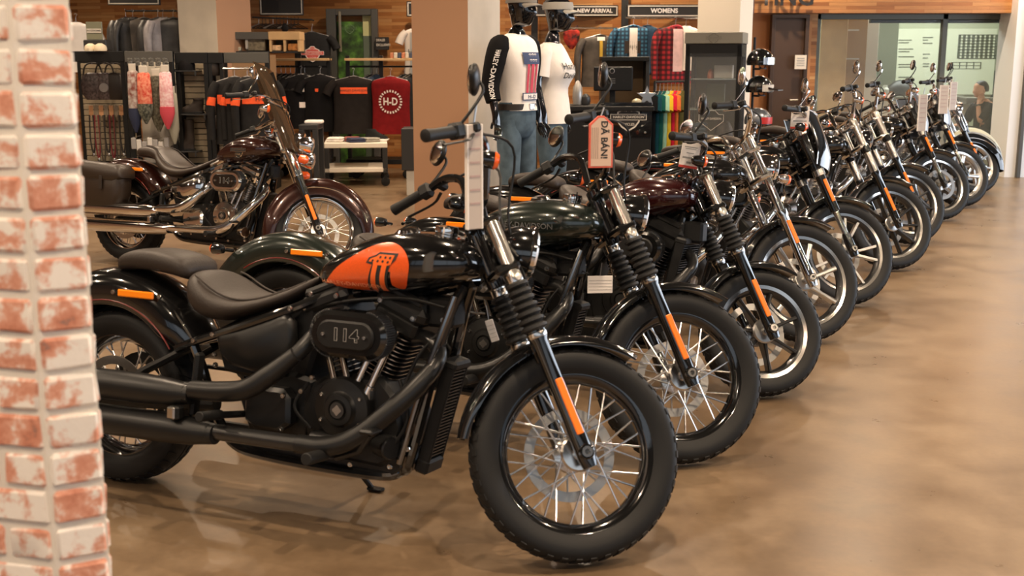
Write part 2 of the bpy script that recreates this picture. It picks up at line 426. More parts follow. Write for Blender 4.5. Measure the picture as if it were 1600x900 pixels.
def motorcycle(loc, label, heading=23.4, lean=7.0, steer=38., wb=1.764, rake=27., fR=.332, fw=.100, rR=.323, rw=.150,
               fwheel='laced', rim=None, lip=None, rwheel=None, fork='gaiter', tank=None, panel=None, bars='mini', trim='black', fender='short',
               front_fender_mat=None, rear_fender_mat=None, fairing=None, seat='solo', bags=False, windshield=False, radiator=False, disc='left',
               headlight_chrome=False, mirror_chrome=False, group='motorcycles parked in a slanting row', detail=True, pipes='black', signal=True, nudge=0.0, fork_ref=True):
    root = thing('motorcycle', label, 'motorcycle', loc, 0, group)
    root.rotation_euler = (-math.radians(lean), 0, -math.radians(heading))
    rim = rim or GLOSS; tank = tank or GLOSS; ch = trim == 'chrome'
    EM = mat('chrome_engine_trim', (.74, .72, .68), .12, 1) if ch else SATIN
    RM = CHROME if ch else GLOSS
    FFM = front_fender_mat or GLOSS; RFM = rear_fender_mat or GLOSS
    rk = math.radians(rake); U = Vector((-math.sin(rk), 0, math.cos(rk))); N = Vector((math.cos(rk), 0, math.sin(rk)))
    ax = Vector((wb, 0, fR)); A = ax - N*.03
    S = Matrix.Translation(A) @ Matrix.Rotation(math.radians(steer), 4, U) @ Matrix.Translation(-A)
    hx = wb - 1.764                                        # front end shift for other wheelbases
    # wheels
    build_wheel('front_wheel', root, S @ Matrix.Translation(ax), fwheel, fR, fw, rim, disc, STEEL if fwheel == 'laced' else ALU, lip)
    build_wheel('rear_wheel', root, Matrix.Translation((0, 0, rR)), rwheel or fwheel, rR, rw, rim, 'right' if detail else 'left', STEEL, lip)
    # fork
    for s in (-1, 1):
        yo = Vector((0, s*.118, 0)); b = ax + yo
        D = lambda d, o=(0, 0, 0): b + U*d + Vector(o)
        low = {'gaiter': GLOSS, 'chrome': CHROME, 'usd': GLOSS, 'wide': GLOSS, 'shroud': GLOSS}[fork]
        g = G(S)
        if fork in ('gaiter', 'wide', 'chrome', 'shroud'):
            g.lathe([(.014, -.050), (.024, -.048), (.029, -.02), (.029, .06), (.0265, .12), (.0265, .36), (.031, .37), (.031, .40), (.020, .402)], b, U, 18, caps=True)
        else:
            g.lathe([(.014, -.05), (.026, -.045), (.030, -.02), (.030, .06), (.024, .10), (.020, .11)], b, U, 18, caps=True)
        g.cyl(b + Vector((0, -s*.03, 0)), b + Vector((0, s*.032, 0)), .024, 16)
        leg = part('fork_leg', g, low, root)
        g = G(S); g.lathe([(.017, 0), (.017, .006), (.009, .006), (.008, .001)], b + Vector((0, s*.031, 0)), (0, s, 0), 12, caps=True)
        part('axle_nut', g, STEEL, leg)
        if fork == 'gaiter':
            g = G(S); pr = [(.030, .385)]
            for k in range(7):
                t = k/6; r = lerp(.043, .036, t); z = .395 + k*.0235
                pr += [(r - .012, z), (r, z + .007), (r, z + .015), (r - .012, z + .0225)]
            pr += [(.026, .562)]
            g.lathe(pr, b, U, 18); part('fork_gaiter', g, mat('rubber_gaiter', (.011, .011, .011), .6, bump=.2, bscale=200), leg)
            g = G(S); g.lathe([(.031, .372), (.033, .376), (.033, .388), (.030, .392)], b, U, 18, caps=True); part('collar', g, STEEL, leg)
            g = G(S); g.lathe([(.026, .555), (.027, .56), (.027, .585), (.0245, .59), (.0245, .76), (.022, .775)], b, U, 20, caps=True); part('stanchion', g, STEEL, leg)
            refl = (.055, .235)
        elif fork == 'chrome':
            g = G(S); g.lathe([(.021, .36), (.021, .84), (.016, .845)], b, U, 18, caps=True); part('stanchion', g, CHROME, leg)
            refl = (.20, .335)
        elif fork == 'wide':
            g = G(S); g.lathe([(.030, .40), (.030, .80), (.024, .82)], b, U, 20, caps=True); part('stanchion', g, STEEL, leg)
            g = G(S); g.lathe([(.031, .55), (.036, .555), (.036, .60), (.031, .605)], b, U, 18, caps=True); part('clamp', g, GLOSS, leg)
            refl = (.08, .26)
        elif fork == 'shroud':
            g = G(S); g.lathe([(.034, .40), (.036, .41), (.036, .78), (.026, .82)], b, U, 20, caps=True); part('fork_cover', g, GLOSS if not ch else CHROME, leg)
            refl = (.06, .25)
        else:
            g = G(S); g.lathe([(.020, .09), (.020, .30), (.018, .31)], b, U, 18, caps=True); part('stanchion', g, CHROME, leg)
            g = G(S); g.lathe([(.026, .255), (.030, .26), (.031, .50), (.035, .56), (.035, .80), (.030, .84)], b, U, 20, caps=True); part('upper_tube', g, GLOSS, leg)
            for d in (.50, .78):
                g = G(S); g.lathe([(.036, d), (.039, d + .003), (.039, d + .040), (.036, d + .043)], b, U, 18, caps=True); part('clamp_ring', g, STEEL, leg)
            refl = (.32, .47)
        if fork_ref:
            g = G(S); o = Vector((0, s*.0285, 0)) + N*.003
            if fork == 'usd': o = Vector((0, s*.034, 0))
            g.bar(D(refl[0]) + o, D(refl[1]) + o, .022, .008, .003) if False else g.box(D((refl[0] + refl[1])/2) + o, (.024, .009, refl[1] - refl[0]), .003, Matrix((N, Vector((0, 1, 0)), U)).transposed())
            part('reflector', g, AMBERD, leg)
    R3 = Matrix((N, Vector((0, 1, 0)), U)).transposed()
    g = G(S)
    for d, h in ((.605, .032), (.765, .026)):
        g.box(ax + U*d - N*.012, (.085, .29, h), .010, R3)
    g.cyl(A + U*.57, A + U*.80, .030, 16)
    part('fork_clamp', g, GLOSS if not ch else STEEL, root)
    # front fender and its struts
    R = fR + .022; full = fender == 'full'
    a0, a1 = ((-2, 205) if full else (62, 178)); hwf = fw*(.86 if full else .62)
    rings = []
    m = 34 if full else 22
    for i in range(m + 1):
        a = math.radians(lerp(a0, a1, i/m)); t = i/m
        wv = hwf*(1 if not full else min(1, .62 + 2.6*min(t, 1 - t)))
        sk = (.095 if full else .012) * min(1, 3.2*min(t + .08, 1.08 - t))
        if not full and t > .85: wv *= 1 - (t - .85)*3.2
        row = []
        for j in range(13):
            u = j/12*2 - 1; yy = wv*math.sin(u*PI/2); rr = R + (.040 if full else .020)*math.cos(u*PI/2) - sk*abs(u)**4
            row.append(Vector((rr*math.cos(a), yy, rr*math.sin(a))))
        rings.append(row)
    g = G(S @ Matrix.Translation(ax))
    inner = [[p*(1 - .006/p.length) for p in r] for r in rings]
    g.loft([o + i[::-1] for o, i in zip(rings, inner)])
    ff = part('front_fender', g, FFM, root, 50)
    for s in (-1, 1):
        g = G(S); g.box(ax + U*(.33 if not full else .30) + Vector((0, s*.088, 0)), (.05, .022, .07), .006, R3); part('fender_bracket', g, low, ff)
    for s in (-1, 1):
        for d in (.305, .345):
            bo = link('bolt', bolt_mesh(), STEEL, ff); bo.matrix_local = S @ Matrix.Translation(ax + U*d + Vector((0, s*.099, 0))) @ Matrix.Rotation(0 if s < 0 else PI, 4, 'Z')
    if full:
        g = G(S @ Matrix.Translation(ax))
        for s in (-1, 1):
            g.tube([((R - .005)*math.cos(math.radians(a)), s*(hwf*.97), (R - .045)*math.sin(math.radians(a)) + .0) for a in range(18, 122, 8)], .006, 6)
        part('fender_trim', g, CHROME, ff)
    # handlebar
    hb = {'mini': [(1.385, .075, 1.065), (1.39, .125, 1.085), (1.375, .185, 1.19), (1.355, .215, 1.235), (1.31, .27, 1.245), (1.265, .32, 1.215), (1.215, .365, 1.185)],
          'drag': [(1.37, .06, 1.07), (1.375, .15, 1.085), (1.365, .24, 1.10), (1.32, .31, 1.10), (1.25, .37, 1.085), (1.20, .405, 1.07)],
          'wide': [(1.37, .06, 1.07), (1.37, .12, 1.10), (1.35, .20, 1.17), (1.29, .29, 1.18), (1.20, .37, 1.15), (1.12, .41, 1.12)]}[bars]
    hb = [(x + hx, y, z + (fR - .332)) for x, y, z in hb]
    mid = (hb[0][0], 0, hb[0][2])
    pth = [(x, -y, z) for x, y, z in hb[::-1]] + [mid] + hb
    g = G(S); g.tube(pth, .0145, 10, k=4)
    hbo = part('handlebar', g, GLOSS if not ch else CHROME, root)
    g = G(S)
    for s in (-1, 1): g.cyl((mid[0], s*.05, mid[2] + .018), ax + U*.76 + Vector((0, s*.05, 0)) - N*.01, .021, 12)
    part('riser', g, GLOSS if not ch else CHROME, hbo)
    for s in (-1, 1):
        q = [Vector((x, s*y, z)) for x, y, z in hb]
        e = q[-1]; d = (q[-1] - q[-2]).normalized()
        g = G(S); g.lathe([(.015, -.012), (.019, -.010), (.0185, .0), (.0175, .08), (.0195, .110), (.0195, .122), (.012, .126)], e - d*.04, d, 14, caps=True)
        part('grip', g, RUBBER, hbo)
        g = G(S); c = e - d*.062; x, y, z = frame_of(d)
        g.box(c, (.044, .050, .050), .010, Matrix((x, y, z)).transposed())
        g.box(c - d*.03 + Vector((.03, 0, .012)), (.05, .03, .03), .007, Matrix((x, y, z)).transposed())
        part('switch_housing', g, MATTE, hbo)
        g = G(S); f0 = c - d*.01 + Vector((.045, 0, -.004))
        g.tube([f0, f0 + d*.06 + Vector((.022, 0, -.008)), f0 + d*.15 + Vector((.006, 0, -.016))], [.007, .0055, .006], 8, k=4, flat=.6)
        part('lever', g, CHROME if ch or mirror_chrome else SATIN, hbo)
        # mirror on its stalk
        ms = c + Vector((.01, s*.0, .02)); mt = c + Vector((.035, s*.03, .155 if bars != 'drag' else .15))
        g = G(S); g.tube([ms, ms + Vector((.03, s*.02, .05)), mt + Vector((.03, 0, -.03)), mt + Vector((.014, 0, 0))], .005, 8, k=4)
        mm = CHROME if mirror_chrome else SATIN
        mo = part('mirror', g, mm, root)
        n_ = Vector((1, s*.25, 0)).normalized(); a_ = n_.cross(Vector((0, 0, 1))); RR = Matrix((a_, n_, Vector((0, 0, 1)))).transposed()
        g = G(S); g.ell(mt, (.062, .018, .046), 20, 10, RR); part('mirror_shell', g, mm, mo)
        g = G(S); g.ell(mt - n_*.010, (.056, .010, .040), 20, 8, RR); part('mirror_glass', g, MIRRORG, mo)
        # turn signal
        if signal:
            c2 = Vector((hb[3][0] + .02, s*.26, hb[3][2] - .075)) if fork != 'chrome' else ax + U*.57 + Vector((.06, s*.20, 0))
            g = G(S); g.lathe([(.005, -.046), (.019, -.038), (.026, -.016), (.027, .010), (.025, .015)], c2, (1, 0, -.05), 16, caps=True)
            g.tube([c2, c2 + Vector((0, -s*.04, .03)), Vector((hb[2][0], s*hb[2][1], hb[2][2]))], .007, 8) if fork != 'chrome' else g.tube([c2, c2 + Vector((0, -s*.09, .01))], .009, 8)
            to = part('turn_signal', g, CHROME if ch else GLOSS, root)
            g = G(S); g.lathe([(.0262, .010), (.0276, .015), (.022, .025), (.008, .030)], c2, (1, 0, -.05), 16, caps=True); part('signal_lens', g, LENSO, to)
    # control cables
    g = G(S)
    q0 = Vector((hb[-2][0], hb[-2][1], hb[-2][2])); q1 = Vector((q0.x, -q0.y, q0.z))
    g.tube([q0, (hb[2][0] + .08, .12, hb[3][2] + .03), (hb[2][0] + .10, .03, hb[1][2] - .02), ax + U*.55 + N*.06], .0045, 6, k=6)
    g.tube([q1, (hb[2][0] + .09, -.13, hb[3][2] + .02), (hb[2][0] + .11, -.06, hb[1][2] - .06), ax + U*.50 + N*.05 + Vector((0, -.05, 0))], .0045, 6, k=6)
    part('cable', g, MATTE, hbo)
    # headlight
    hc = Vector((1.555 + hx, 0, .955 + fR - .332)); hd = Vector((1, 0, -.06))
    g = G(S); g.lathe([(.015, -.10), (.055, -.085), (.078, -.045), (.083, .0), (.083, .012)], hc, hd, 28, caps=True)
    g.tube([hc - Vector((.06, 0, .06)), ax + U*.62], .016, 8)
    ho = part('headlight', g, CHROME if headlight_chrome else GLOSS, root)
    g = G(S); g.lathe([(.083, .006), (.090, .010), (.090, .022), (.080, .030), (.076, .024)], hc, hd, 28); part('bezel', g, CHROME, ho)
    g = G(S); g.lathe([(.077, .022), (.060, .034), (.030, .041), (.004, .043)], hc, hd, 24, caps=True); part('lens', g, GLASSL, ho)
    if fairing:
        g = G(S); rows = []
        for i in range(9):
            v = i/8; z = lerp(-.12, .26, v); row = []
            for j in range(13):
                u = j/12*2 - 1
                x = .14 - .20*max(0, v - .25)**1.25 - .16*abs(u)**2.2 - .05*(1 - v)
                row.append(hc + Vector((x, u*lerp(.17, .135, v)*(1 - .25*max(0, v - .75)), z)))
            rows.append(row)
        ins = [[p - Vector((.006, 0, 0)) for p in r] for r in rows]
        g.loft([o + i[::-1] for o, i in zip(rows, ins)])
        fa = part('fairing', g, fairing, root, 50)
        g = G(S); g.tube([p for p in rows[8]], .007, 6); g.tube([r[0] for r in rows], .006, 6); g.tube([r[12] for r in rows], .006, 6); part('fairing_trim', g, CHROME, fa)
    if windshield:
        g = G(S); rows = []
        for i in range(9):
            v = i/8; row = []
            for j in range(15):
                u = j/14*2 - 1; wv = lerp(.22, .27, min(1, v*2)) * (1 if v < .7 else 1 - (v - .7)**2*3.2)
                row.append(Vector((1.60 + hx - v*.30 - .13*u*u, u*wv, .86 + v*.60)))
            rows.append(row)
        ins = [[p - Vector((.005, 0, 0)) for p in r] for r in rows]
        g.loft([o + i[::-1] for o, i in zip(rows, ins)])
        w_ = part('windshield', g, SMOKE, root, 60)
        g = G(S)
        for s in (-1, 1):
            for dy in (.10,): g.bar((1.585 + hx - .02, s*dy, .86), (1.30 + hx, s*dy, 1.43), .004, .022)
        g.tube([r for r in rows[4]], .009, 8)
        part('windshield_brace', g, CHROME, w_)
        for s in (-1, 1):
            g = G(S); c3 = Vector((1.64 + hx, s*.19, .90))
            g.lathe([(.01, -.09), (.045, -.07), (.060, -.02), (.062, .01)], c3, hd, 20, caps=True); lo = part('auxiliary_lamp', g, CHROME, root)
            g = G(S); g.lathe([(.058, .01), (.045, .022), (.004, .03)], c3, hd, 20, caps=True); part('lens', g, GLASSL, lo)
            g = G(S); g.lathe([(.01, -.04), (.03, -.03), (.034, .01), (.02, .03), (.004, .034)], c3 + Vector((-.03, s*.02, -.11)), hd, 16, caps=True); part('signal_lens', g, LENSO, lo)
    # fuel tank
    g = G(); tb = smooth_tb(TANK, 4)
    g.loft([sring(x + (hx if x > 1.3 else hx*(x - .83)/.47), (zt + zb)/2, (zt - zb)/2, hw, 36, TP) for x, zt, zb, hw in tb])
    to = part('fuel_tank', g, tank, root, 60)
    g = G(); g.lathe([(.040, 0), (.040, .008), (.034, .016), (.008, .018)], (1.17, -.035, .983), (-.08, -.2, 1), 20, caps=True); part('fuel_cap', g, CHROME, to)
    g = G(); g.lathe([(.036, 0), (.040, .014), (.037, .028), (.005, .032)], (1.29, .0, .985), (.05, 0, 1), 20, caps=True); part('speedometer', g, CHROME, to)
    if panel: panel(to)
    # seats and rear fender
    SE = [(.345, .800, .750, .075), (.37, .808, .690, .135), (.42, .795, .648, .165), (.50, .752, .642, .172), (.58, .734, .662, .165), (.66, .745, .690, .135), (.74, .776, .725, .095), (.80, .806, .765, .065), (.84, .826, .800, .040)]
    if seat == 'tour':
        SE = [(.10, .86, .80, .06), (.16, .885, .80, .11), (.26, .895, .79, .125), (.34, .875, .76, .14), (.39, .835, .70, .165), (.48, .770, .66, .18), (.58, .742, .665, .17), (.66, .75, .69, .135), (.74, .78, .725, .095), (.84, .826, .80, .04)]
    g = G()
    g.loft([sring(x, (zt + zb)/2, (zt - zb)/2, hw, 24, 2.6) for x, zt, zb, hw in smooth_tb(SE, 4)])
    so = part('seat', g, LEATHERB if seat == 'tour' else LEATHER, root, 60)
    if detail:
        g = G()
        for s in (-1, 1):
            g.tube([(x, s*hw*.80, zt - .006 + .0) for x, zt, zb, hw in smooth_tb(SE, 3)[5:-3]], .004, 6)
        part('seam', g, LEATHER, so)
    if seat == 'solo':
        PE = [(.010, .805, .785, .055), (.022, .842, .782, .085), (.08, .864, .790, .100), (.17, .872, .790, .108), (.26, .862, .780, .108), (.315, .845, .770, .100), (.335, .815, .775, .075)]
        g = G(); g.loft([sring(x, (zt + zb)/2, (zt - zb)/2, hw, 24, 3.0) for x, zt, zb, hw in smooth_tb(PE, 4)])
        part('pillion_pad', g, LEATHER, root, 60)
    RFd = rR + .075; g = G(); rings = []
    for i in range(27):
        a = math.radians(lerp(28, 168, i/26)); t = i/26; row = []
        wv = .112*min(1, .72 + 1.6*min(t + .06, 1.06 - t)); sk = .075*min(1, 4*min(t + .12, 1.12 - t))
        for j in range(15):
            u = j/14*2 - 1; rr = RFd + .052*math.cos(u*PI/2)**.7 - sk*abs(u)**5
            row.append(Vector((rr*math.cos(a), wv*math.sin(u*PI/2), rR + rr*math.sin(a) + .02)))
        rings.append(row)
    inner = [[Vector((p.x*.985, p.y*.96, rR + (p.z - rR)*.985)) for p in r] for r in rings]
    g.loft([o + i[::-1] for o, i in zip(rings, inner)])
    rf = part('rear_fender', g, RFM, root, 50)
    for s in (-1, 1):
        g = G(); g.box((.135, s*.119, .709), (.16, .010, .026), .004); ro = part('reflector', g, AMBER, rf)
        for x in (.032, .238):
            bo = link('bolt', bolt_mesh(.010), STEEL, rf); bo.matrix_local = Matrix.Translation((x, s*.112, .709)) @ Matrix.Rotation(0 if s < 0 else PI, 4, 'Z')
        g = G(); a = [math.radians(v) for v in range(34, 130, 6)]
        g.tube([((RFd - .055)*math.cos(v), s*.1115, rR + .012 + (RFd - .055)*math.sin(v)) for v in a], .0028, 6); part('pinstripe', g, REDSTRIPE, rf)
    g = G(); g.ell((-.415, 0, .535), (.028, .045, .035)); part('tail_light', g, REDL, rf)
    for s in (-1, 1):
        g = G(); c2 = Vector((-.31, s*.16, .70))
        g.lathe([(.005, .05), (.019, .042), (.025, .016), (.026, -.008)], c2, (1, 0, 0), 14, caps=True); g.tube([c2, (-.29, s*.06, .69)], .009, 8)
        t2 = part('rear_signal', g, GLOSS, root)
        g = G(); g.lathe([(.0255, -.006), (.021, -.016), (.005, -.021)], c2, (1, 0, 0), 14, caps=True); part('signal_lens', g, LENSO, t2)
    # frame and swing arm
    g = G()
    g.tube([(1.40 + hx, 0, .86), (1.2, 0, .80), (.85, 0, .76)], .034, 10)
    for s in (-1, 1):
        y = s*.075
        g.tube([(1.375 + hx, s*.03, .83), (1.33 + hx*.8, s*.06, .70), (1.24 + hx*.6, s*.085, .28), (1.20 + hx*.5, y, .215), (1.10, y*1.3, .195), (.70, y*1.5, .205), (.56, y*1.5, .235), (.48, y*1.5, .34)], .018, 10, k=5)
        g.tube([(.33, s*.128, .535), (.42, s*.135, .572), (.62, s*.138, .645), (.80, s*.125, .715), (.90, s*.07, .765), (1.0, s*.03, .78)], .016, 10, k=5)
        g.tube([(.48, s*.11, .34), (.44, s*.12, .47), (.40, s*.13, .565)], .016, 8)
    fr = part('frame', g, GLOSS, root)
    g = G()
    for s in (-1, 1):
        g.tube([(.50, s*.12, .36), (.25, s*.125, .335), (0, s*.125, .323)], [.026, .022, .028], 10)
        g.tube([(0, s*.125, .323), (.20, s*.125, .45), (.40, s*.10, .56)], .016, 8)
        g.cyl((0, s*.07, .323), (0, s*.150, .323), .022, 14)
    part('swingarm', g, SATIN, root)
    if detail:
        for x, z, y in ((.42, .575, -.150), (.50, .605, -.152), (.80, .716, -.140), (.845, .765, -.09), (.505, .535, -.146), (.51, .50, -.146), (.60, .30, -.20), (.72, .26, -.15), (.86, .255, -.16), (1.19, .24, -.13), (1.05, .23, -.14), (.95, .24, -.15), (1.24, .30, -.11), (1.20, .33, -.12), (.80, .43, -.165), (.66, .42, -.17), (.80, .32, -.17), (.86, .45, -.15), (.90, .50, -.15), (1.28, .50, -.12), (1.33, .72, -.075)):
            bo = link('bolt', bolt_mesh(.0095), STEEL, fr); bo.location = (x, y, z)
    # engine
    C0 = Vector((1.035, 0, .40))
    g = G()
    case = [(.86, .27), (.90, .235), (1.14, .225), (1.19, .26), (1.22, .36), (1.19, .46), (1.13, .52), (.95, .52), (.87, .47), (.83, .38)]
    g.prism(case, -.115, .115, .015)
    g.prism([(.62, .28), (.86, .26), (.88, .48), (.80, .50), (.62, .47), (.58, .38)], -.11, .11, .015)
    g.prism([(.56, .235), (.60, .20), (1.18, .19), (1.22, .23), (1.20, .27), (.60, .275)], -.10, .10, .012)
    en = part('engine', g, SATIN, root)
    for sgn, nm in ((1, 'front'), (-1, 'rear')):
        an = math.radians(22.5)*sgn; d = Vector((math.sin(an), 0, math.cos(an))); e1 = Vector((0, 1, 0)); e2 = e1.cross(d)
        RR = Matrix((e2, e1, d)).transposed()
        g = G(); g.cyl(C0 + d*.10, C0 + d*.31, .060, 16)
        for k in range(11):
            c = C0 + d*(.125 + k*.0155); w = .142 if k < 8 else .150
            n = 16; g.loft([[c + d*o + e2*(w/2*math.copysign(abs(math.cos(t))**.55, math.cos(t))) + e1*(.080*math.copysign(abs(math.sin(t))**.55, math.sin(t))) for t in [2*PI*(j + .5)/n for j in range(n)]] for o in (0, .005)])
        cyo = part('cylinder', g, SATIN if not ch else ALU, en)
        g = G()
        for k in range(11):
            c = C0 + d*(.1265 + k*.0155); w = .145 if k < 8 else .153
            n = 16; g.loft([[c + d*o + e2*(w/2*math.copysign(abs(math.cos(t))**.55, math.cos(t))) + e1*(.0815*math.copysign(abs(math.sin(t))**.55, math.sin(t))) for t in [2*PI*(j + .5)/n for j in range(n)]] for o in (0, .0026)], caps=False)
        tag(part('fin_edges', g, ALU, en), kind='stuff')
        g = G()
        c = C0 + d*.325; g.box(c, (.165, .185, .062), .012, RR)
        c = C0 + d*.375; g.box(c, (.190, .205, .066), .022, RR)
        c = C0 + d*.415; g.box(c, (.140, .175, .034), .012, RR)
        hd_ = part('rocker_cover', g, GLOSS if not ch else CHROME, en) if ch else part('rocker_cover', g, SATIN, en)
        if detail:
            for u in (-.065, .065):
                for z in (.372,):
                    bo = link('bolt', bolt_mesh(.010), STEEL, en); bo.location = C0 + d*z + e2*u + e1*-.104
        # pushrod tubes
        for k, off in enumerate((-.022, .022)):
            g = G(); p0 = Vector((C0.x + sgn*.035 + off*1.2, -.125, C0.z + .075)); p1 = C0 + d*.31 + e2*(off*1.1) + Vector((0, -.098, 0))
            g.tube([p0, lerp(p0, p1, .45), p1], [.012, .012, .0095], 12); g.cyl(p0 - (p1 - p0)*.06, p0 + (p1 - p0)*.08, .018, 12); g.cyl(lerp(p0, p1, .92), p1, .015, 12)
            part('pushrod_tube', g, CHROME, en)
        # lifter block
        g = G(); g.box((C0.x + sgn*.045, -.120, C0.z + .062), (.075, .04, .045), .008); part('lifter_block', g, CHROME if ch else STEEL, en)
    g = G(); tc = (1.012, -.110, .408)
    g.lathe([(.105, 0), (.105, .030), (.098, .042), (.060, .048), (.052, .056), (.050, .062), (.034, .064), (.030, .058)], tc, (0, -1, 0), 32, caps=True)
    to2 = part('timing_cover', g, EM, root)
    g = G(); g.lathe([(.026, 0), (.026, .004)], (tc[0], -.174, tc[2]), (0, -1, 0), 20, caps=True)
    part('emblem', g, DARKALU, to2)
    if detail:
        g = G(); g.box((tc[0], -.179, tc[2]), (.030, .002, .010)); g.prism([(tc[0], tc[2] + .018), (tc[0] + .017, tc[2]), (tc[0], tc[2] - .018), (tc[0] - .017, tc[2])], -.178, -.1795); part('emblem_mark', g, ALU, to2)
        for a in (30, 150, 210, 330):
            bo = link('bolt', bolt_mesh(.007), STEEL, to2); bo.location = (tc[0] + .083*math.cos(math.radians(a)), -.152, tc[2] + .083*math.sin(math.radians(a)))
    g = G(); g.prism([(.64, .33), (.68, .305), (.78, .305), (.82, .335), (.82, .42), (.79, .45), (.68, .45), (.64, .42)], -.10, -.165, .014); part('gearbox_cover', g, EM, root)
    g = G(); g.cyl((.90, -.14, .29), (1.0, -.14, .285), .036, 16); part('starter_cover', g, SATIN if not ch else CHROME, root)
    g = G(); g.cyl((1.13, -.10, .30), (1.20, -.14, .30), .038, 16); part('oil_filter', g, SATIN if not ch else CHROME, root)
    # intake with air cleaner
    ac = Vector((1.062, -.15, .660)); L, hh = .066, .074
    def stad(r, n=12, sx=L):
        return [(ac.x + sx + r*math.cos(t), ac.z + r*math.sin(t)) for t in [lerp(-PI/2, PI/2, k/n) for k in range(n + 1)]] + \
               [(ac.x - sx + r*math.cos(t), ac.z + r*math.sin(t)) for t in [lerp(PI/2, 3*PI/2, k/n) for k in range(n + 1)]]
    g = G(); g.prism(stad(hh), -.125, -.222, .014); aco = part('air_cleaner', g, GLOSS if not ch else CHROME, root)
    g = G()
    for k in range(64):
        t = k/64; pl = stad(hh + .001, 31); p = pl[int(t*len(pl))]; q = Vector((p[0] - ac.x, 0, p[1] - ac.z)).normalized()
        g.box((p[0], -.182, p[1]), (.004, .055, .006), .001)
    tag(part('filter_ribs', g, DARKALU, aco), kind='stuff')
    g = G(); g.prism(stad(.046, 10, .058), -.218, -.232, .006); cv = part('cover_plate', g, MATTE if not ch else GLOSS, aco)
    if detail:
        lettering('engine_number', '114', .056, lambda x, y: (ac.x + .004 + x, -.2335, ac.z + y), PRINTG, cv, .035, 1.2)
        lettering('engine_number_face', '114', .056, lambda x, y: (ac.x + .004 + x, -.2340, ac.z + y), MATTE, cv, .008, 1.2)
        for u in (-.075, .075):
            bo = link('bolt', bolt_mesh(.007), STEEL, cv); bo.location = (ac.x + u, -.231, ac.z)
    g = G(); g.tube([(1.06, -.13, .60), (1.05, -.06, .62), (1.04, 0, .63)], .035, 12); part('intake', g, SATIN, root)
    # side cover
    g = G(); g.prism([(.502, .595), (.515, .545), (.56, .505), (.66, .490), (.76, .500), (.805, .545), (.818, .61), (.812, .672), (.78, .700), (.70, .672), (.60, .636), (.52, .615)], -.10, -.152, .018)
    part('side_cover', g, SATIN if not ch else CHROME, root, 60)
    g = G(); g.prism([(.47, .55), (.50, .47), (.60, .46), (.84, .48), (.88, .60), (.86, .74), (.60, .68), (.48, .62)], -.095, .12, .015); part('oil_tank', g, MATTE, root)
    # exhaust
    PM = SATIN if pipes == 'black' else CHROME
    g = G(); g.tube([(1.19, -.03, .645), (1.26, -.04, .650), (1.315, -.07, .615), (1.315, -.12, .555), (1.235, -.185, .45), (1.12, -.225, .345), (1.03, -.243, .308), (.90, -.248, .300), (.72, -.25, .298), (.55, -.25, .297)], .0265, 14, k=5)
    e1 = part('exhaust_pipe', g, mat('black_header_pipe', (.012, .012, .012), .3, coat=.3) if pipes == 'black' else CHROME, root)
    g = G(); g.tube([(1.318, -.118, .570), (1.290, -.150, .52), (1.235, -.193, .45), (1.12, -.233, .345), (1.02, -.252, .306), (.92, -.256, .302)], [.024, .032, .032, .032, .032, .030], 14, k=5); part('heat_shield', g, PM, e1)
    g = G(); g.tube([(.905, -.09, .66), (.90, -.15, .635), (.865, -.20, .575), (.79, -.225, .50), (.715, -.24, .450), (.62, -.245, .432), (.45, -.248, .424)], .0265, 14, k=5)
    e2_ = part('exhaust_pipe', g, PM, root)
    g = G(); g.tube([(.875, -.215, .58), (.79, -.238, .505), (.715, -.252, .455), (.62, -.256, .436), (.50, -.256, .428)], [.026, .034, .034, .034, .032], 14, k=5); part('heat_shield', g, PM, e2_)
    for z, x1 in ((.412, .50), (.290, .60)):
        g = G(); xe = -.32
        g.lathe([(.020, 0), (.034, .002), (.046, .10), (.0515, .20), (.0515, x1 - xe - .03), (.046, x1 - xe), (.030, x1 - xe + .002), (.028, x1 - xe - .10)], (x1, -.252, z), (-1, 0, -.012), 24)
        mu = part('muffler', g, PM, root)
        g = G(); g.tube([(x1 - .02, -.252, z), (x1 - .04, -.252, z)], .037, 16); part('clamp', g, PM, mu)
    g = G(); g.bar((.475, -.215, .33), (.485, -.20, .545), .045, .022, .008); g.box((.46, -.285, .352), (.045, .035, .045), .006); part('muffler_bracket', g, MATTE, root)
    g = G(); g.box((.455, -.300, .352), (.032, .020, .042), .005); part('peg_clamp', g, STEEL, root)
    g = G(); g.cyl((.62, -.26, .36), (.62, -.37, .37), .017, 12); g.tube([(.62, -.12, .34), (.62, -.27, .36)], .012, 8); part('passenger_peg', g, RUBBER, root)
    for s in (-1, 1):
        g = G(); g.tube([(.98, s*.10, .25), (1.02, s*.20, .27), (1.02, s*.27, .28)], .014, 8); fp = part('footpeg', g, SATIN, root)
        g = G(); g.cyl((1.02, s*.25, .28), (1.02, s*.36, .285), .020, 12); part('peg_rubber', g, RUBBER, fp)
    g = G(); g.tube([(1.03, -.20, .26), (1.13, -.23, .30), (1.17, -.24, .36)], .010, 8); g.box((1.18, -.25, .375), (.05, .07, .016), .006); part('brake_pedal', g, SATIN, root)
    # oil cooler / radiator between the down tubes
    g = G(); p0 = Vector((1.262 + hx*.8, 0, .235)); p1 = Vector((1.345 + hx*.8, 0, .575)) if not radiator else Vector((1.40 + hx, 0, .70))
    if radiator: p0 = Vector((1.33 + hx, 0, .36))
    dd = (p1 - p0).normalized(); ee = Vector((0, 1, 0)); nn = ee.cross(dd); RR = Matrix((nn, ee, dd)).transposed(); Lc = (p1 - p0).length; wv = .095 if not radiator else .30
    for s in (-1, 1): g.box((p0 + p1)/2 + ee*s*(wv/2), (.045, .014, Lc), .005, RR)
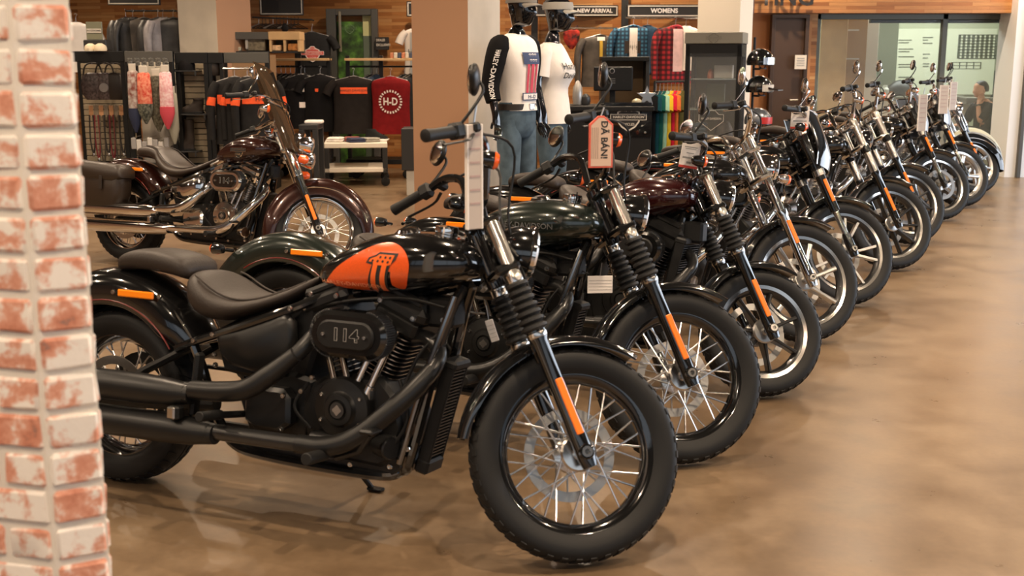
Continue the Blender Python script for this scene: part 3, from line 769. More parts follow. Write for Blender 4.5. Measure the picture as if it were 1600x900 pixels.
    g.box(p0, (.05, wv + .02, .05), .008, RR); g.box(p1, (.055, wv + .02, .03), .008, RR)
    co = part('radiator' if radiator else 'oil_cooler', g, MATTE, root)
    g = G()
    for k in range(26): g.box(p0 + dd*(.04 + (Lc - .06)*k/25), (.040, wv, .004), 0, RR)
    tag(part('cooling_fins', g, DARKALU, co), kind='stuff')
    # electric bits that fill the frame
    g = G(); g.box((1.30, 0, .74), (.10, .10, .10), .012); part('horn_box', g, MATTE, root)
    g = G(); g.box((1.22, -.05, .75), (.09, .06, .07), .01); part('wiring_box', g, MATTE, root)
    g = G(); g.cyl((.93, -.02, .56), (.93, -.02, .70), .045, 12); part('throttle_body', g, MATTE, root)
    g = G(); g.box((1.045, 0, .50), (.16, .14, .06), .01); part('cylinder_base', g, MATTE, root)
    if detail:
        g = G()
        for k, pp in enumerate(([(1.33, -.07, .76), (1.22, -.10, .78), (1.05, -.10, .765), (.88, -.09, .73)], [(1.35, -.05, .72), (1.25, -.08, .60), (1.20, -.12, .45), (1.10, -.13, .30)], [(.88, -.14, .48), (.84, -.16, .40), (.90, -.15, .33)], [(1.20, -.11, .52), (1.24, -.12, .40), (1.18, -.13, .28)])):
            g.tube(pp, .006, 8, k=5)
        part('hose', g, MATTE, root)
        g = G(); g.tube([(.79, -.16, .545), (.835, -.19, .56), (.86, -.20, .545)], .014, 10); part('oil_line_fitting', g, STEEL, root)
        g = G(); g.tube([(1.215 + hx, -.118, .25), (1.30 + hx, -.118, .56), (1.372 + hx, -.09, .80)], .011, 10); part('engine_guard_tube', g, mat('polished_dark_tube', (.22, .22, .22), .16, 1), root)
    # side stand reaching the floor on the left
    L = math.radians(lean); yk = .26; zk = yk*math.tan(L)
    g = G(); g.tube([(.86, .08, .24), (.88, .17, .14), (.90, yk, zk + .012)], [.014, .011, .010], 8); g.box((.92, yk, zk + .008), (.06, .035, .012), .004); part('side_stand', g, SATIN, root)
    # belt drive on the far side
    g = G(); g.lathe([(.10, -.012), (.145, -.012), (.145, .012), (.10, .012)], (0, .095, rR), (0, 1, 0), 32, closed=True); g.box((.37, .10, .44), (.72, .022, .012)); g.box((.37, .10, .24), (.72, .022, .012)); part('drive_belt', g, MATTE, root)
    if bags:
        for s in (-1, 1):
            prof = [(-.42, .50), (-.40, .42), (-.30, .385), (.02, .40), (.12, .43), (.17, .52), (.17, .66), (.13, .715), (-.36, .745), (-.41, .68)]
            g = G(); g.prism(prof, s*.15, s*.31, .035); bo = part('saddlebag', g, LEATHERB, root, 50)
            g = G(); g.prism([(-.43, .70), (-.41, .62), (-.15, .615), (.10, .605), (.185, .64), (.18, .70), (.13, .735), (-.37, .765)], s*.14, s*.325, .025); part('bag_lid', g, LEATHERB, bo, 50)
            g = G(); g.box((-.35, s*.318, .56), (.07, .008, .026), .003); part('reflector', g, AMBER, bo)
            for x in (-.28, .0):
                g = G(); g.box((x, s*.326, .60), (.03, .006, .10), .002); part('strap', g, LEATHER, bo)
    return root
# ---------------------------------------------------------------- room
def nodes(m): return m.node_tree.nodes, m.node_tree.links
def floor_material():
    m = mat('polished_concrete', (.3, .2, .12), .25, spec=.5); N, L = nodes(m); p = N['Principled BSDF']
    tc = N.new('ShaderNodeTexCoord')
    def noise(sc, det, dist=0, stretch=None):
        n = N.new('ShaderNodeTexNoise'); n.inputs['Scale'].default_value = sc; n.inputs['Detail'].default_value = det; n.inputs['Distortion'].default_value = dist
        if stretch:
            mp = N.new('ShaderNodeMapping'); mp.inputs['Scale'].default_value = stretch; mp.inputs['Rotation'].default_value = (0, 0, .35)
            L.new(tc.outputs['Object'], mp.inputs['Vector']); L.new(mp.outputs[0], n.inputs['Vector'])
        else: L.new(tc.outputs['Object'], n.inputs['Vector'])
        return n
    a = noise(.7, 6, 0); b = noise(3.4, 9, 0); b.inputs['Roughness'].default_value = .62; c = noise(40, 4)
    r = N.new('ShaderNodeValToRGB'); e = r.color_ramp.elements
    e[0].position = .36; e[0].color = (*rgb(90, 72, 53), 1); e[1].position = .64; e[1].color = (*rgb(140, 119, 94), 1)
    r.color_ramp.interpolation = 'B_SPLINE'; e2 = r.color_ramp.elements.new(.5); e2.color = (*rgb(116, 95, 72), 1)
    mx = N.new('ShaderNodeMath'); mx.operation = 'MULTIPLY_ADD'; mx.inputs[1].default_value = .55
    mm = N.new('ShaderNodeMath'); mm.operation = 'MULTIPLY'; mm.inputs[1].default_value = .45
    L.new(b.outputs['Fac'], mm.inputs[0]); L.new(a.outputs['Fac'], mx.inputs[0]); L.new(mm.outputs[0], mx.inputs[2]); L.new(mx.outputs[0], r.inputs['Fac'])
    sp = N.new('ShaderNodeMix'); sp.data_type = 'RGBA'; sp.blend_type = 'MULTIPLY'; sp.inputs[0].default_value = .22
    L.new(r.outputs['Color'], sp.inputs[6]); L.new(c.outputs['Fac'], sp.inputs[7])
    sr = N.new('ShaderNodeMapRange'); sr.inputs[3].default_value = .20; sr.inputs[4].default_value = .42
    L.new(sp.outputs[2], p.inputs['Base Color']); L.new(b.outputs['Fac'], sr.inputs[0]); L.new(sr.outputs[0], p.inputs['Roughness'])
    bp = N.new('ShaderNodeBump'); bp.inputs['Strength'].default_value = .02; bp.inputs['Distance'].default_value = .004
    L.new(b.outputs['Fac'], bp.inputs['Height']); L.new(bp.outputs['Normal'], p.inputs['Normal'])
    return m
def wood_material(name='wood_strip_cladding', tint=1.0):
    m = mat(name, (.4, .2, .08), .45); N, L = nodes(m); p = N['Principled BSDF']
    tc = N.new('ShaderNodeTexCoord'); mp = N.new('ShaderNodeMapping'); mp.inputs['Rotation'].default_value = (PI/2, 0, 0)
    L.new(tc.outputs['Object'], mp.inputs['Vector'])
    br = N.new('ShaderNodeTexBrick'); br.inputs['Scale'].default_value = 1; br.inputs['Brick Width'].default_value = .62; br.inputs['Row Height'].default_value = .045
    br.inputs['Mortar Size'].default_value = .0018; br.inputs['Bias'].default_value = 0; br.offset = .37; br.inputs['Color1'].default_value = (0, 0, 0, 1); br.inputs['Color2'].default_value = (1, 1, 1, 1); br.inputs['Mortar'].default_value = (.05, .05, .05, 1)
    L.new(mp.outputs[0], br.inputs['Vector'])
    r = N.new('ShaderNodeValToRGB'); e = r.color_ramp.elements
    cs = [(150, 92, 44), (190, 124, 66), (208, 150, 90), (172, 106, 52), (222, 170, 110)]
    e[0].position = 0; e[0].color = (*[x*tint for x in rgb(*cs[0])], 1); e[1].position = 1; e[1].color = (*[x*tint for x in rgb(*cs[4])], 1)
    for i in (1, 2, 3): q = e.new(i/4); q.color = (*[x*tint for x in rgb(*cs[i])], 1)
    nz = N.new('ShaderNodeTexNoise'); nz.inputs['Scale'].default_value = 3; nz.inputs['Detail'].default_value = 6
    m2 = N.new('ShaderNodeMapping'); m2.inputs['Scale'].default_value = (1.5, 30, 30); L.new(tc.outputs['Object'], m2.inputs['Vector']); L.new(m2.outputs[0], nz.inputs['Vector'])
    L.new(br.outputs['Color'], r.inputs['Fac'])
    mx = N.new('ShaderNodeMix'); mx.data_type = 'RGBA'; mx.blend_type = 'MULTIPLY'; mx.inputs[0].default_value = .55
    L.new(r.outputs['Color'], mx.inputs[6]); L.new(nz.outputs['Fac'], mx.inputs[7])
    gm = N.new('ShaderNodeMix'); gm.data_type = 'RGBA'; gm.blend_type = 'MULTIPLY'; gm.inputs[0].default_value = 0
    L.new(mx.outputs[2], p.inputs['Base Color'])
    return m
WOOD = wood_material()
TAN = mat('tan_paint', rgb(172, 131, 100), .7, bump=.1, bscale=60)
GREY = mat('grey_plaster', rgb(190, 180, 165), .7, var=.08, vscale=3)
OFFW = mat('off_white_paint', rgb(222, 212, 196), .7)
WHITEW = mat('white_wall_paint', rgb(240, 240, 238), .6)
DARKM = mat('charcoal_steel', (.008, .008, .008), .5, spec=.3)
DGREY = mat('dark_grey_frame', (.026, .026, .026), .45, spec=.35)
MGREY = mat('mid_grey_frame', rgb(78, 76, 71), .5)
LGREY = mat('light_grey_laminate', rgb(170, 165, 155), .55)
GLASS = mat('clear_glass', (.93, .97, .95), .02, trans=1.0)
def slab(name, c, d, m, rz=0, kind='structure'):
    g = G(); g.box(c, d, 0); o = g.obj(name, m, None)
    if rz: o.matrix_world = Matrix.Translation(c) @ Matrix.Rotation(rz, 4, 'Z') @ Matrix.Translation([-x for x in c])
    if kind: o['kind'] = kind
    return o
slab('floor', (0, 9, -.05), (26, 28, .1), floor_material())
slab('ceiling', (0, 9, 3.75), (26, 28, .1), mat('ceiling_paint', rgb(58, 54, 50), .9))
slab('wall_left', (-11, 9, 1.85), (.2, 28, 3.7), TAN)
BWA = math.atan(.253)                                    # the timber wall falls away to the left
def bw(x, off=0.0): return 16.02 - .253*x - off          # distance of the timber wall at x
g = G(); g.box((0, 0, 0), (14.6, .2, 3.7)); o = g.obj('wall_back', WOOD); struct(o); o.location = (-4.05, 16.02 + .253*4.05 + .10, 1.85); o.rotation_euler = (0, 0, -BWA)
# shop front behind the camera and the glazed right side: sill, header and mullions around the daylight openings
FR = mat('window_frame_grey', (.08, .08, .08), .5)
g = G(); g.box((0, -4.4, .25), (24, .2, .5)); g.box((0, -4.4, 3.45), (24, .2, .5))
for x in range(-12, 13, 3): g.box((x, -4.4, 1.85), (.12, .14, 2.8))
struct(g.obj('wall_front', FR))
g = G(); g.box((10.6, 9, .2), (.2, 27, .4)); g.box((10.6, 9, 3.45), (.2, 27, .5))
for y in range(-3, 24, 3): g.box((10.6, y, 1.85), (.14, .12, 2.8))
struct(g.obj('wall_right', FR))
# square columns turned like the shop
CA = math.radians(28)
def column(name, corner, w, ml, mr, label):
    d1 = Vector((-math.cos(CA), math.sin(CA), 0)); d2 = Vector((math.sin(CA), math.cos(CA), 0)); c = Vector((corner[0], corner[1], 0))
    g = G(); q = [c, c + d1*w, c + (d1 + d2)*w, c + d2*w]
    g.loft([[p + Vector((0, 0, z)) for p in q] for z in (0, 3.7)])
    o = g.obj(name, ml, None, 20); me = o.data; me.materials.append(mr)
    for f in me.polygons:
        if f.normal.dot(Vector((math.cos(CA), -math.sin(CA), 0))) > .7: f.material_index = 1
    return tag(o, label, 'column')
column('column', (at(733, 300, 9.2).x, 9.2), .52, TAN, GREY, 'tan and grey square column behind the first motorcycle and the mannequins')
column('column', (at(340, 60, 14.3).x, 14.3), .62, GREY, TAN, 'grey and tan column rising behind the hanging leather jackets')
column('column', (at(1155, 60, 13.4).x, 13.4), .50, OFFW, OFFW, 'off-white column rising behind the glass display cabinet')
# ---------------------------------------------------------------- brick column in the foreground
def brick_material():
    m = mat('whitewashed_brick', (.5, .2, .14), .85); N, L = nodes(m); p = N['Principled BSDF']
    tc = N.new('ShaderNodeTexCoord'); oi = N.new('ShaderNodeObjectInfo')
    n1 = N.new('ShaderNodeTexNoise'); n1.inputs['Scale'].default_value = 15; n1.inputs['Detail'].default_value = 9; n1.inputs['Distortion'].default_value = .2; n1.inputs['Roughness'].default_value = .65
    ad = N.new('ShaderNodeVectorMath'); ad.operation = 'ADD'; cx = N.new('ShaderNodeCombineXYZ'); mu = N.new('ShaderNodeMath'); mu.operation = 'MULTIPLY'; mu.inputs[1].default_value = 40
    L.new(oi.outputs['Random'], mu.inputs[0]); L.new(mu.outputs[0], cx.inputs[0]); L.new(mu.outputs[0], cx.inputs[1])
    L.new(tc.outputs['Object'], ad.inputs[0]); L.new(cx.outputs[0], ad.inputs[1]); L.new(ad.outputs[0], n1.inputs['Vector'])
    r = N.new('ShaderNodeValToRGB'); e = r.color_ramp.elements
    e[0].position = .34; e[0].color = (*rgb(202, 130, 102), 1); e[1].position = .53; e[1].color = (*rgb(244, 234, 222), 1)
    q = e.new(.45); q.color = (*rgb(222, 160, 134), 1); q = e.new(.28); q.color = (*rgb(150, 116, 104), 1)
    L.new(n1.outputs['Fac'], r.inputs['Fac']); L.new(r.outputs['Color'], p.inputs['Base Color'])
    bp = N.new('ShaderNodeBump'); bp.inputs['Strength'].default_value = .6; bp.inputs['Distance'].default_value = .004
    L.new(n1.outputs['Fac'], bp.inputs['Height']); L.new(bp.outputs['Normal'], p.inputs['Normal'])
    return m
def brick_column():
    K = at(52, 450, 2.02); k = Vector((K.x, K.y, 0))
    root = tag(thing('brick_column', None, None, k), 'whitewashed red brick column at the left edge, close to the camera', 'column')
    a1, a2, a3 = math.radians(180 - 14), math.radians(29), math.radians(121)
    d1 = Vector((math.cos(a1), math.sin(a1), 0)); d2 = Vector((math.cos(a2), math.sin(a2), 0)); d3 = Vector((math.cos(a3), math.sin(a3), 0))
    wc = .098; o = Vector((0, 0, 0)); e2 = d2*wc; e3 = e2 + d3*.42; e1 = d1*.42
    MORT = mat('pale_mortar', rgb(232, 222, 208), .9, bump=.6, bscale=90)
    inn = -.010
    def n_of(d): return Vector((d.y, -d.x, 0))
    g = G(); q = [o, e2, e3, e3 + Vector((-.08, .02, 0)), e1 + Vector((.0, .12, 0)), e1]; cen = sum(q, Vector())/6
    q = [p + (cen - p).normalized()*.004 for p in q]
    g.loft([[p + Vector((0, 0, z)) for p in q] for z in (0, 3.7)]); g.obj('mortar_core', MORT, root, 10)
    BM = brick_material(); random.seed(3); H, P = .0635, .0735
    meshes = {}
    def bm_(L, v):
        if (L, v) not in meshes:
            g = G(); rnd = random.Random(L*100 + v); g.box((0, 0, 0), (L, .03, H), .007)
            g.v = [p + Vector((rnd.uniform(-.0018, .0018), rnd.uniform(-.0025, .0025), rnd.uniform(-.0018, .0018))) for p in g.v]
            meshes[(L, v)] = g.mesh('brick', 30)
        return meshes[(L, v)]
    def put(p, d, L, z):
        b = link('brick', bm_(round(L, 3), random.randrange(5)), BM, root); nn = n_of(d)
        b.matrix_local = Matrix.Translation(p + Vector((0, 0, z)) - nn*.0125) @ Matrix((d, -nn, Vector((0, 0, 1)))).transposed().to_4x4()
    nc = int(3.68/P)
    for i in range(nc):
        z = .02 + H/2 + i*P
        put(d2*(wc/2), d2, wc - .008, z)
        cuts = [0, .20, .41] if i % 2 else [0, .10, .30, .41]
        for a, b in zip(cuts, cuts[1:]): put(d1*((a + b)/2 + .001), -d1, b - a - .011, z)
        if i > 4 and i < 36:
            cuts = [0, .21] if i % 2 else [0, .10]
            for a, b in zip(cuts, cuts[1:]): put(e2 + d3*((a + b)/2 + .004), d3, b - a - .011, z)
    return root
brick_column()
# ---------------------------------------------------------------- ceiling spots (above the frame)
WARM = (1.0, .77, .55)
EMIT = mat('spot_lamp_face', (1, .9, .7), .5, emit=(1.0, .74, .46, 30))
def ceiling_spots():
    proto = None; n = 0
    for iy, y in enumerate((.6, 3.0, 5.4, 7.8, 10.2, 12.6, 14.8)):
        for ix in range(6):
            x = -7.2 + ix*2.5 + (.6 if iy % 2 else 0) + .25*(y - 7)*.5
            if x > bw(0)*.55: continue
            if proto is None:
                g = G(); g.lathe([(.050, .0), (.060, .0), (.062, .12), (.055, .16), (.02, .16), (.02, .20)], (0, 0, 0), (0, 0, 1), 20)
                proto = g.obj('ceiling_spot', DARKM); tag(proto, 'black ceiling spotlight above the showroom floor', 'spotlight', 'ceiling spotlights above the showroom')
                g = G(); g.lathe([(.0, .012), (.050, .012)], (0, 0, 0), (0, 0, 1), 20); g.obj('lamp_face', EMIT, proto); o = proto
            else: o = copy_tree(proto)
            o.location = (x, y, 3.50); n += 1
            l = area('spot_light', (x, y, 3.505), (x + .001, y, 0), .09, .09, SPOTW, WARM, 'DISK', math.radians(150))
    return n
SPOTW = 54
ceiling_spots()
# ---------------------------------------------------------------- the motorcycles of the photograph
def panel_one(to):
    # orange side panel with the big figure 1, on the right flank
    S2 = lambda pts: [(p[0], p[1]) for p in pts]
    outl = spline([(.893, .800, 0), (.905, .818, 0), (.95, .862, 0), (1.02, .905, 0), (1.09, .940, 0), (1.15, .957, 0), (1.20, .950, 0), (1.235, .925, 0), (1.247, .890, 0), (1.240, .855, 0), (1.225, .826, 0)], 5)
    tail = spline([(1.225, .826, 0), (1.208, .812, 0), (1.188, .811, 0), (1.172, .822, 0)], 4)[1:]
    pl = S2(outl) + S2(tail) + [(1.178, .866), (1.118, .866), (1.106, .806), (1.095, .797), (1.08, .795), (.98, .795), (.93, .796)]
    f = lambda x, z: tank_at(x, z, 1, .002)
    decal('tank_panel', pl, fan(pl), f, ORANGE, to, .02)
    sk = lambda x, z: (1.140 + x + (z - .875)*.30, z)
    one = [(-.062, .888), (-.056, .906), (-.032, .916), (-.022, .926), (.052, .926), (.050, .905), (.034, .886), (.030, .784), (-.046, .784), (-.036, .884)]
    one = [sk(*p) for p in one]; decal('number_outline', one, fan(one), lambda x, z: tank_at(x, z, 1, .0035), INK, to, .02)
    h = [(-.052, .893), (-.048, .902), (-.026, .911), (-.018, .919), (.041, .919), (.037, .889), (.024, .884), (-.030, .884), (-.034, .893)]
    h = [sk(*p) for p in h]; decal('number_one', h, fan(h), lambda x, z: tank_at(x, z, 1, .0048), ORANGE2, to, .02)
    for a, b in ((-.031, -.012), (.004, .023)):
        q = [sk(a, .886), sk(b, .886), sk(b + .001, .786), sk(a + .001, .786)]; decal('number_stripe', q, fan(q), lambda x, z: tank_at(x, z, 1, .0048), ORANGE2, to, .02)
    for i in range(7):
        cx, cz = ((-.036, .897), (-.016, .897), (.004, .897), (.024, .896), (-.010, .910), (.010, .910), (.028, .910))[i]
        q = [sk(cx + .0045*math.cos(t), cz + .0045*math.sin(t)) for t in [k*PI/4 for k in range(8)]]; decal('number_dot', q, fan(q), lambda x, z: tank_at(x, z, 1, .0060), INK, to)
    PINK = mat('pale_orange_print', rgb(255, 176, 130), .4)
    lettering('tank_lettering', 'HARLEY-DAVIDSON', .0185, lambda x, y: tank_at(1.005 + x, .812 + y, 1, .0048), PINK, to, .0, 1.55, .02)
def panel_text(to):
    lettering('tank_lettering', 'HARLEY-DAVIDSON', .030, lambda x, y: tank_at(1.13 + x, .885 + y, 1, .003), PRINTD, to, .01, 1.1, .02)
def panel_shield(to):
    bar_and_shield('tank_emblem', lambda x, y: tank_at(1.12 + x, .885 + y, 1, .003), .16, to, CHROME, INK, sub=.03)
def bar_and_shield(name, fn, w, parent, col, dark, sub=0):
    """shield crossed by a lettered bar"""
    s = w/2
    sh = [(-.62*s, .28*s), (-.30*s, .42*s), (-.16*s, .60*s), (.16*s, .60*s), (.30*s, .42*s), (.62*s, .28*s), (.62*s, -.25*s), (.40*s, -.55*s), (0, -.80*s), (-.40*s, -.55*s), (-.62*s, -.25*s)]
    e = .05*s
    decal(name, sh, fan(sh), fn, col, parent, sub)
    up = lambda d: (lambda x, y: (Vector(fn(x, y)) + Vector(fn(0, 0)) - Vector(fn(0, 0)) + nrm(fn)*d))
    sh2 = [(x*.88, y*.88) for x, y in sh]; decal(name + '_field', sh2, fan(sh2), up(.0012), dark, parent, sub)
    b = [(-s, .17*s), (s, .17*s), (s, -.17*s), (-s, -.17*s)]; decal(name + '_bar', b, fan(b), up(.0024), col, parent, sub)
    b2 = [(x*.965, y*.80) for x, y in b]; decal(name + '_bar_field', b2, fan(b2), up(.0034), dark, parent, sub)
    for t, y, z in (('HARLEY-DAVIDSON', 0, .195*s), ('MOTOR', .36*s, .20*s), ('CYCLES', -.40*s, .20*s)):
        lettering(name + '_text', t, z, lambda a, c, y=y: up(.0046)(a, c + y), col, parent, .01, .98, sub)
def nrm(fn):
    o = Vector(fn(0, 0)); a = Vector(fn(.01, 0)) - o; b = Vector(fn(0, .01)) - o
    n = a.cross(b); n.normalize(); return n

HD = 23.4; FW = Vector((math.cos(math.radians(HD)), -math.sin(math.radians(HD)), 0))
def rear(u, v, back=.17): return ground(u, v) - FW*(1.764 + back)
CASTB = mat('black_cast_wheel', (.012, .012, .012), .3, coat=.4)
motos = {}
motos[1] = motorcycle((-1.442, 4.072, 0), 'nearest motorcycle, black with an orange tank panel bearing the figure 1', panel=panel_one)
motos[2] = motorcycle((-.993, 4.956, 0), 'second motorcycle in the row, dark green tank and black wire-spoked wheels', tank=GREENT, rear_fender_mat=GREENT, seat='single', panel=panel_text)
motos[3] = motorcycle((-.37, 5.80, 0), 'third motorcycle in the row, small black cast front wheel and tall radiator', wb=1.64, fR=.296, fw=.10, rR=.30, rw=.14, fwheel=(7, 'thin', CASTB), rim=CASTB, lip=STEEL, tank=REDT, radiator=True, bars='drag', detail=False)
motos[4] = motorcycle((-.046, 6.883, 0), 'fourth motorcycle in the row, chrome fork and silver-spoked front wheel', fwheel=(7, 'mid', ALU), rim=CASTB, lip=STEEL, fork='chrome', trim='chrome', pipes='chrome', headlight_chrome=True, mirror_chrome=True, bars='wide', detail=False)
motos[5] = motorcycle((.460, 7.845, 0), 'fifth motorcycle in the row, thick black fork tubes, silver split-spoke wheel and small screen', fwheel=(5, 'split', ALU), rim=CASTB, lip=STEEL, fork='usd', fairing=GLOSS, bars='drag', mirror_chrome=True, detail=False, pipes='chrome')
motos[6] = motorcycle((1.151, 9.094, 0), 'sixth motorcycle in the row, wide silver fork tubes and many-spoked dark wheel', fwheel=(10, 'thin', CASTB), rim=CASTB, lip=STEEL, fork='wide', bars='mini', mirror_chrome=True, detail=False, trim='chrome', pipes='chrome')
motos[7] = motorcycle(rear(1447, 384), 'seventh motorcycle in the row, wide silver fork tubes and silver-edged wheel just behind the sixth', fwheel=(9, 'thin', CASTB), rim=CASTB, lip=STEEL, fork='wide', bars='mini', mirror_chrome=True, detail=False, trim='chrome', pipes='chrome')
motos[8] = motorcycle(rear(1490, 346), 'eighth motorcycle in the row, bright perforated disc on the front wheel', fwheel=(7, 'mid', CASTB), rim=CASTB, lip=STEEL, fork='usd', fairing=SILVT, bars='mini', disc='both', detail=False, trim='chrome', pipes='chrome')
motos[9] = motorcycle(rear(1522, 325), 'ninth motorcycle in the row, silver front wheel and pale screen with tall price card', fwheel=(5, 'fat', ALU), rim=ALU, lip=STEEL, fork='usd', fairing=SILVT, bars='wide', detail=False, trim='chrome', pipes='chrome', mirror_chrome=True)
motos[10] = motorcycle(rear(1541, 305), 'tenth motorcycle in the row, full black front fender', fwheel=(9, 'mid', ALU), rim=ALU, fender='full', fork='shroud', trim='chrome', pipes='chrome', bars='wide', detail=False, headlight_chrome=True)
motos[11] = motorcycle(rear(1550, 291, .24), 'farthest motorcycle of the row, full cream front fender', fwheel='laced', fender='full', front_fender_mat=CREAM, rear_fender_mat=CREAM, tank=CREAM, fork='shroud', trim='chrome', pipes='chrome', bars='wide', detail=False, headlight_chrome=True)
b0 = ground(203, 408)
motos[0] = motorcycle((b0.x, b0.y, 0), 'dark maroon touring motorcycle with windshield, saddlebags and chrome pipes, parked behind the row', group=None, steer=36, heading=25, wb=1.72, rake=27, tank=BROWNT, front_fender_mat=BROWNT, rear_fender_mat=BROWNT, rim=CHROME,
    fender='full', fork='shroud', trim='chrome', pipes='chrome', bars='wide', seat='tour', bags=True, windshield=True, headlight_chrome=True, mirror_chrome=True, panel=panel_shield)
# ---------------------------------------------------------------- shop fittings and goods
def R4(u0, v0, u1, v1, Y):
    a = at(u0, v0, Y); b = at(u1, v1, Y); return a.x, b.x, b.z, a.z
def flat(Y, cx, cz, e=.003): return lambda x, y: (cx + x, Y - e, cz + y)
def fabric(name, c, rough=.85, var=.12, vs=14): return mat(name, c, rough, var=var, vscale=vs, bump=.2, bscale=180, spec=.12)
def plaid(name, c1, c2, c3, sc=14):
    m = mat(name, c1, .85); N, L = nodes(m); p = N['Principled BSDF']; tc = N.new('ShaderNodeTexCoord'); sx = N.new('ShaderNodeSeparateXYZ'); L.new(tc.outputs['Object'], sx.inputs[0])
    def st(i, k):
        a = N.new('ShaderNodeMath'); a.operation = 'MULTIPLY'; a.inputs[1].default_value = sc*k; L.new(sx.outputs[i], a.inputs[0])
        b = N.new('ShaderNodeMath'); b.operation = 'FRACT'; L.new(a.outputs[0], b.inputs[0]); c = N.new('ShaderNodeMath'); c.operation = 'GREATER_THAN'; c.inputs[1].default_value = .5; L.new(b.outputs[0], c.inputs[0]); return c
    def mix(f, a, b):
        x = N.new('ShaderNodeMix'); x.data_type = 'RGBA'; L.new(f.outputs[0], x.inputs[0])
        for k, s in ((6, a), (7, b)):
            if isinstance(s, tuple): x.inputs[k].default_value = (*s, 1)
            else: L.new(s.outputs[2], x.inputs[k])
        return x
    x1 = mix(st('X', 1), c1, c2); x2 = mix(st('X', 1), c2, c3); z = mix(st('Z', 1), x1, x2)
    L.new(z.outputs[2], p.inputs['Base Color']); return m
BLACKF = fabric('black_cotton', (.007, .0065, .007)); CHARF = fabric('charcoal_cotton', (.018, .0175, .0175)); WHITEF = fabric('white_cotton', rgb(238, 230, 222), var=.03)
LEAJ = mat('grey_black_leather', (.034, .032, .030), .42, var=.35, vscale=9, bump=.4, bscale=70); LEAB = mat('brown_grey_leather', (.075, .062, .050), .5, var=.3, vscale=9, bump=.4, bscale=70)
LEAS = mat('pale_grey_leather', rgb(150, 145, 148), .45, var=.2, vscale=9, bump=.3, bscale=70)
MAROON = fabric('maroon_cotton', rgb(112, 22, 24)); ORNF = fabric('orange_band_cloth', rgb(236, 96, 54)); DENIM = fabric('blue_grey_denim', rgb(82, 98, 110), var=.25, vs=9)
BLUEP = plaid('blue_check_flannel', rgb(70, 130, 165), rgb(40, 70, 95), rgb(34, 58, 78), 20); REDP = plaid('red_check_flannel', rgb(170, 34, 40), rgb(96, 20, 24), rgb(60, 14, 18), 16)
PALEP = mat('pale_print', rgb(205, 198, 186), .7); WIREH = mat('hanger_wire', (.35, .34, .33), .35, .8)
BOARD = mat('pale_plywood', rgb(196, 160, 112), .6, var=.08, vscale=6); SLATM = mat('slatwall_board', rgb(150, 136, 112), .6)
def garment(name, label, cat, loc, rz, w, h, m, sleeve='long', group=None, dp=.075, hanger=True, trim=None, deco=None, collar=None, seed=1):
    t = thing(name, label, cat, loc, rz, group); k = w/.44; rnd = random.Random(seed)
    lv = [(-.085, .060, .6), (-.10, .085, .7), (-.12, .15*k, .8), (-.145, .20*k, .9), (-.20, .218*k, 1), (-.09 - h*.45, .208*k, 1), (-.09 - h*.8, .212*k, 1.05), (-.09 - h, .222*k, 1.1)]
    ph = rnd.uniform(0, 6); rings = []
    for i, (z, hw, dd) in enumerate(smooth_tb(lv, 3)):
        a = .14*min(1, max(0, (-.15 - z)/h)); row = []
        for j in range(28):
            th = 2*PI*j/28; r = 1 + a*math.sin(5*th + ph + z*3)*.5 + a*.4*math.sin(9*th + ph*2)
            row.append((hw*math.cos(th)*(1 + .3*(r - 1)), dp*dd*math.sin(th)*r, z))
        rings.append(row)
    g = G(); g.loft(rings); body = g.obj('garment_body', m, t, 60)
    hwz = lambda z: table([(-q[0], q[1], q[2]) for q in lv], -z)
    fn = lambda x, z, e=.012: (x, -dp*hwz(z)[1]*math.sqrt(max(.04, 1 - (x/hwz(z)[0])**2)) - e, z)
    for s in (-1, 1):
        if sleeve == 'none': continue
        g = G(); e = [(s*.185*k, 0, -.150), (s*.235*k, -.005, -.24), (s*.262*k, -.015, -.40), (s*.258*k, -.03, -.09 - h*.93)] if sleeve == 'long' else [(s*.185*k, 0, -.155), (s*.245*k, -.004, -.22), (s*.285*k, -.010, -.31)]
        g.tube(e, [.062, .064, .056, .046] if sleeve == 'long' else [.066, .070, .072], 14, k=4, flat=.8); so = g.obj('sleeve', trim if trim and sleeve == 'short' else m, t, 60)
        if trim and sleeve == 'long':
            g = G(); g.tube([(s*.248*k, -.008, -.31), (s*.262*k, -.015, -.40)], [.064, .061], 14, flat=.8); g.obj('sleeve_band', trim, so, 60)
    if collar:
        g = G(); g.tube([(x*.075, y, -.088 - .02*abs(x)) for x, y in ((-1, 0), (-.6, -.05), (0, -.062), (.6, -.05), (1, 0), (.5, .04), (-.5, .04))], .014, 8, k=3, closed=True); g.obj('collar', collar, t, 60)
    if hanger:
        g = G(); g.tube([(-.19*k, 0, -.135), (0, 0, -.075), (.19*k, 0, -.135)], .006, 6); g.tube([(0, 0, -.075), (0, 0, -.02), (.015, 0, .008), (0, 0, .022), (-.015, 0, .012)], .003, 6, k=4); g.obj('hanger', WIREH, t)
    if deco: deco(t, fn)
    return t
def stripe(x0, x1, z0, z1, m, nm='stripe'):
    def f(t, fn):
        q = [(x0, z1), (x1, z1), (x1, z0), (x0, z0)]; decal(nm, q, fan(q), fn, m, t, .04)
    return f
def words(txt, size, z, m, sx=1.0, bold=.01, x0=0):
    return lambda t, fn: lettering('print', txt, size, lambda x, y: fn(x0 + x, z + y, .014), m, t, bold, sx, .04)
def both(*fs): return lambda t, fn: [f(t, fn) for f in fs]
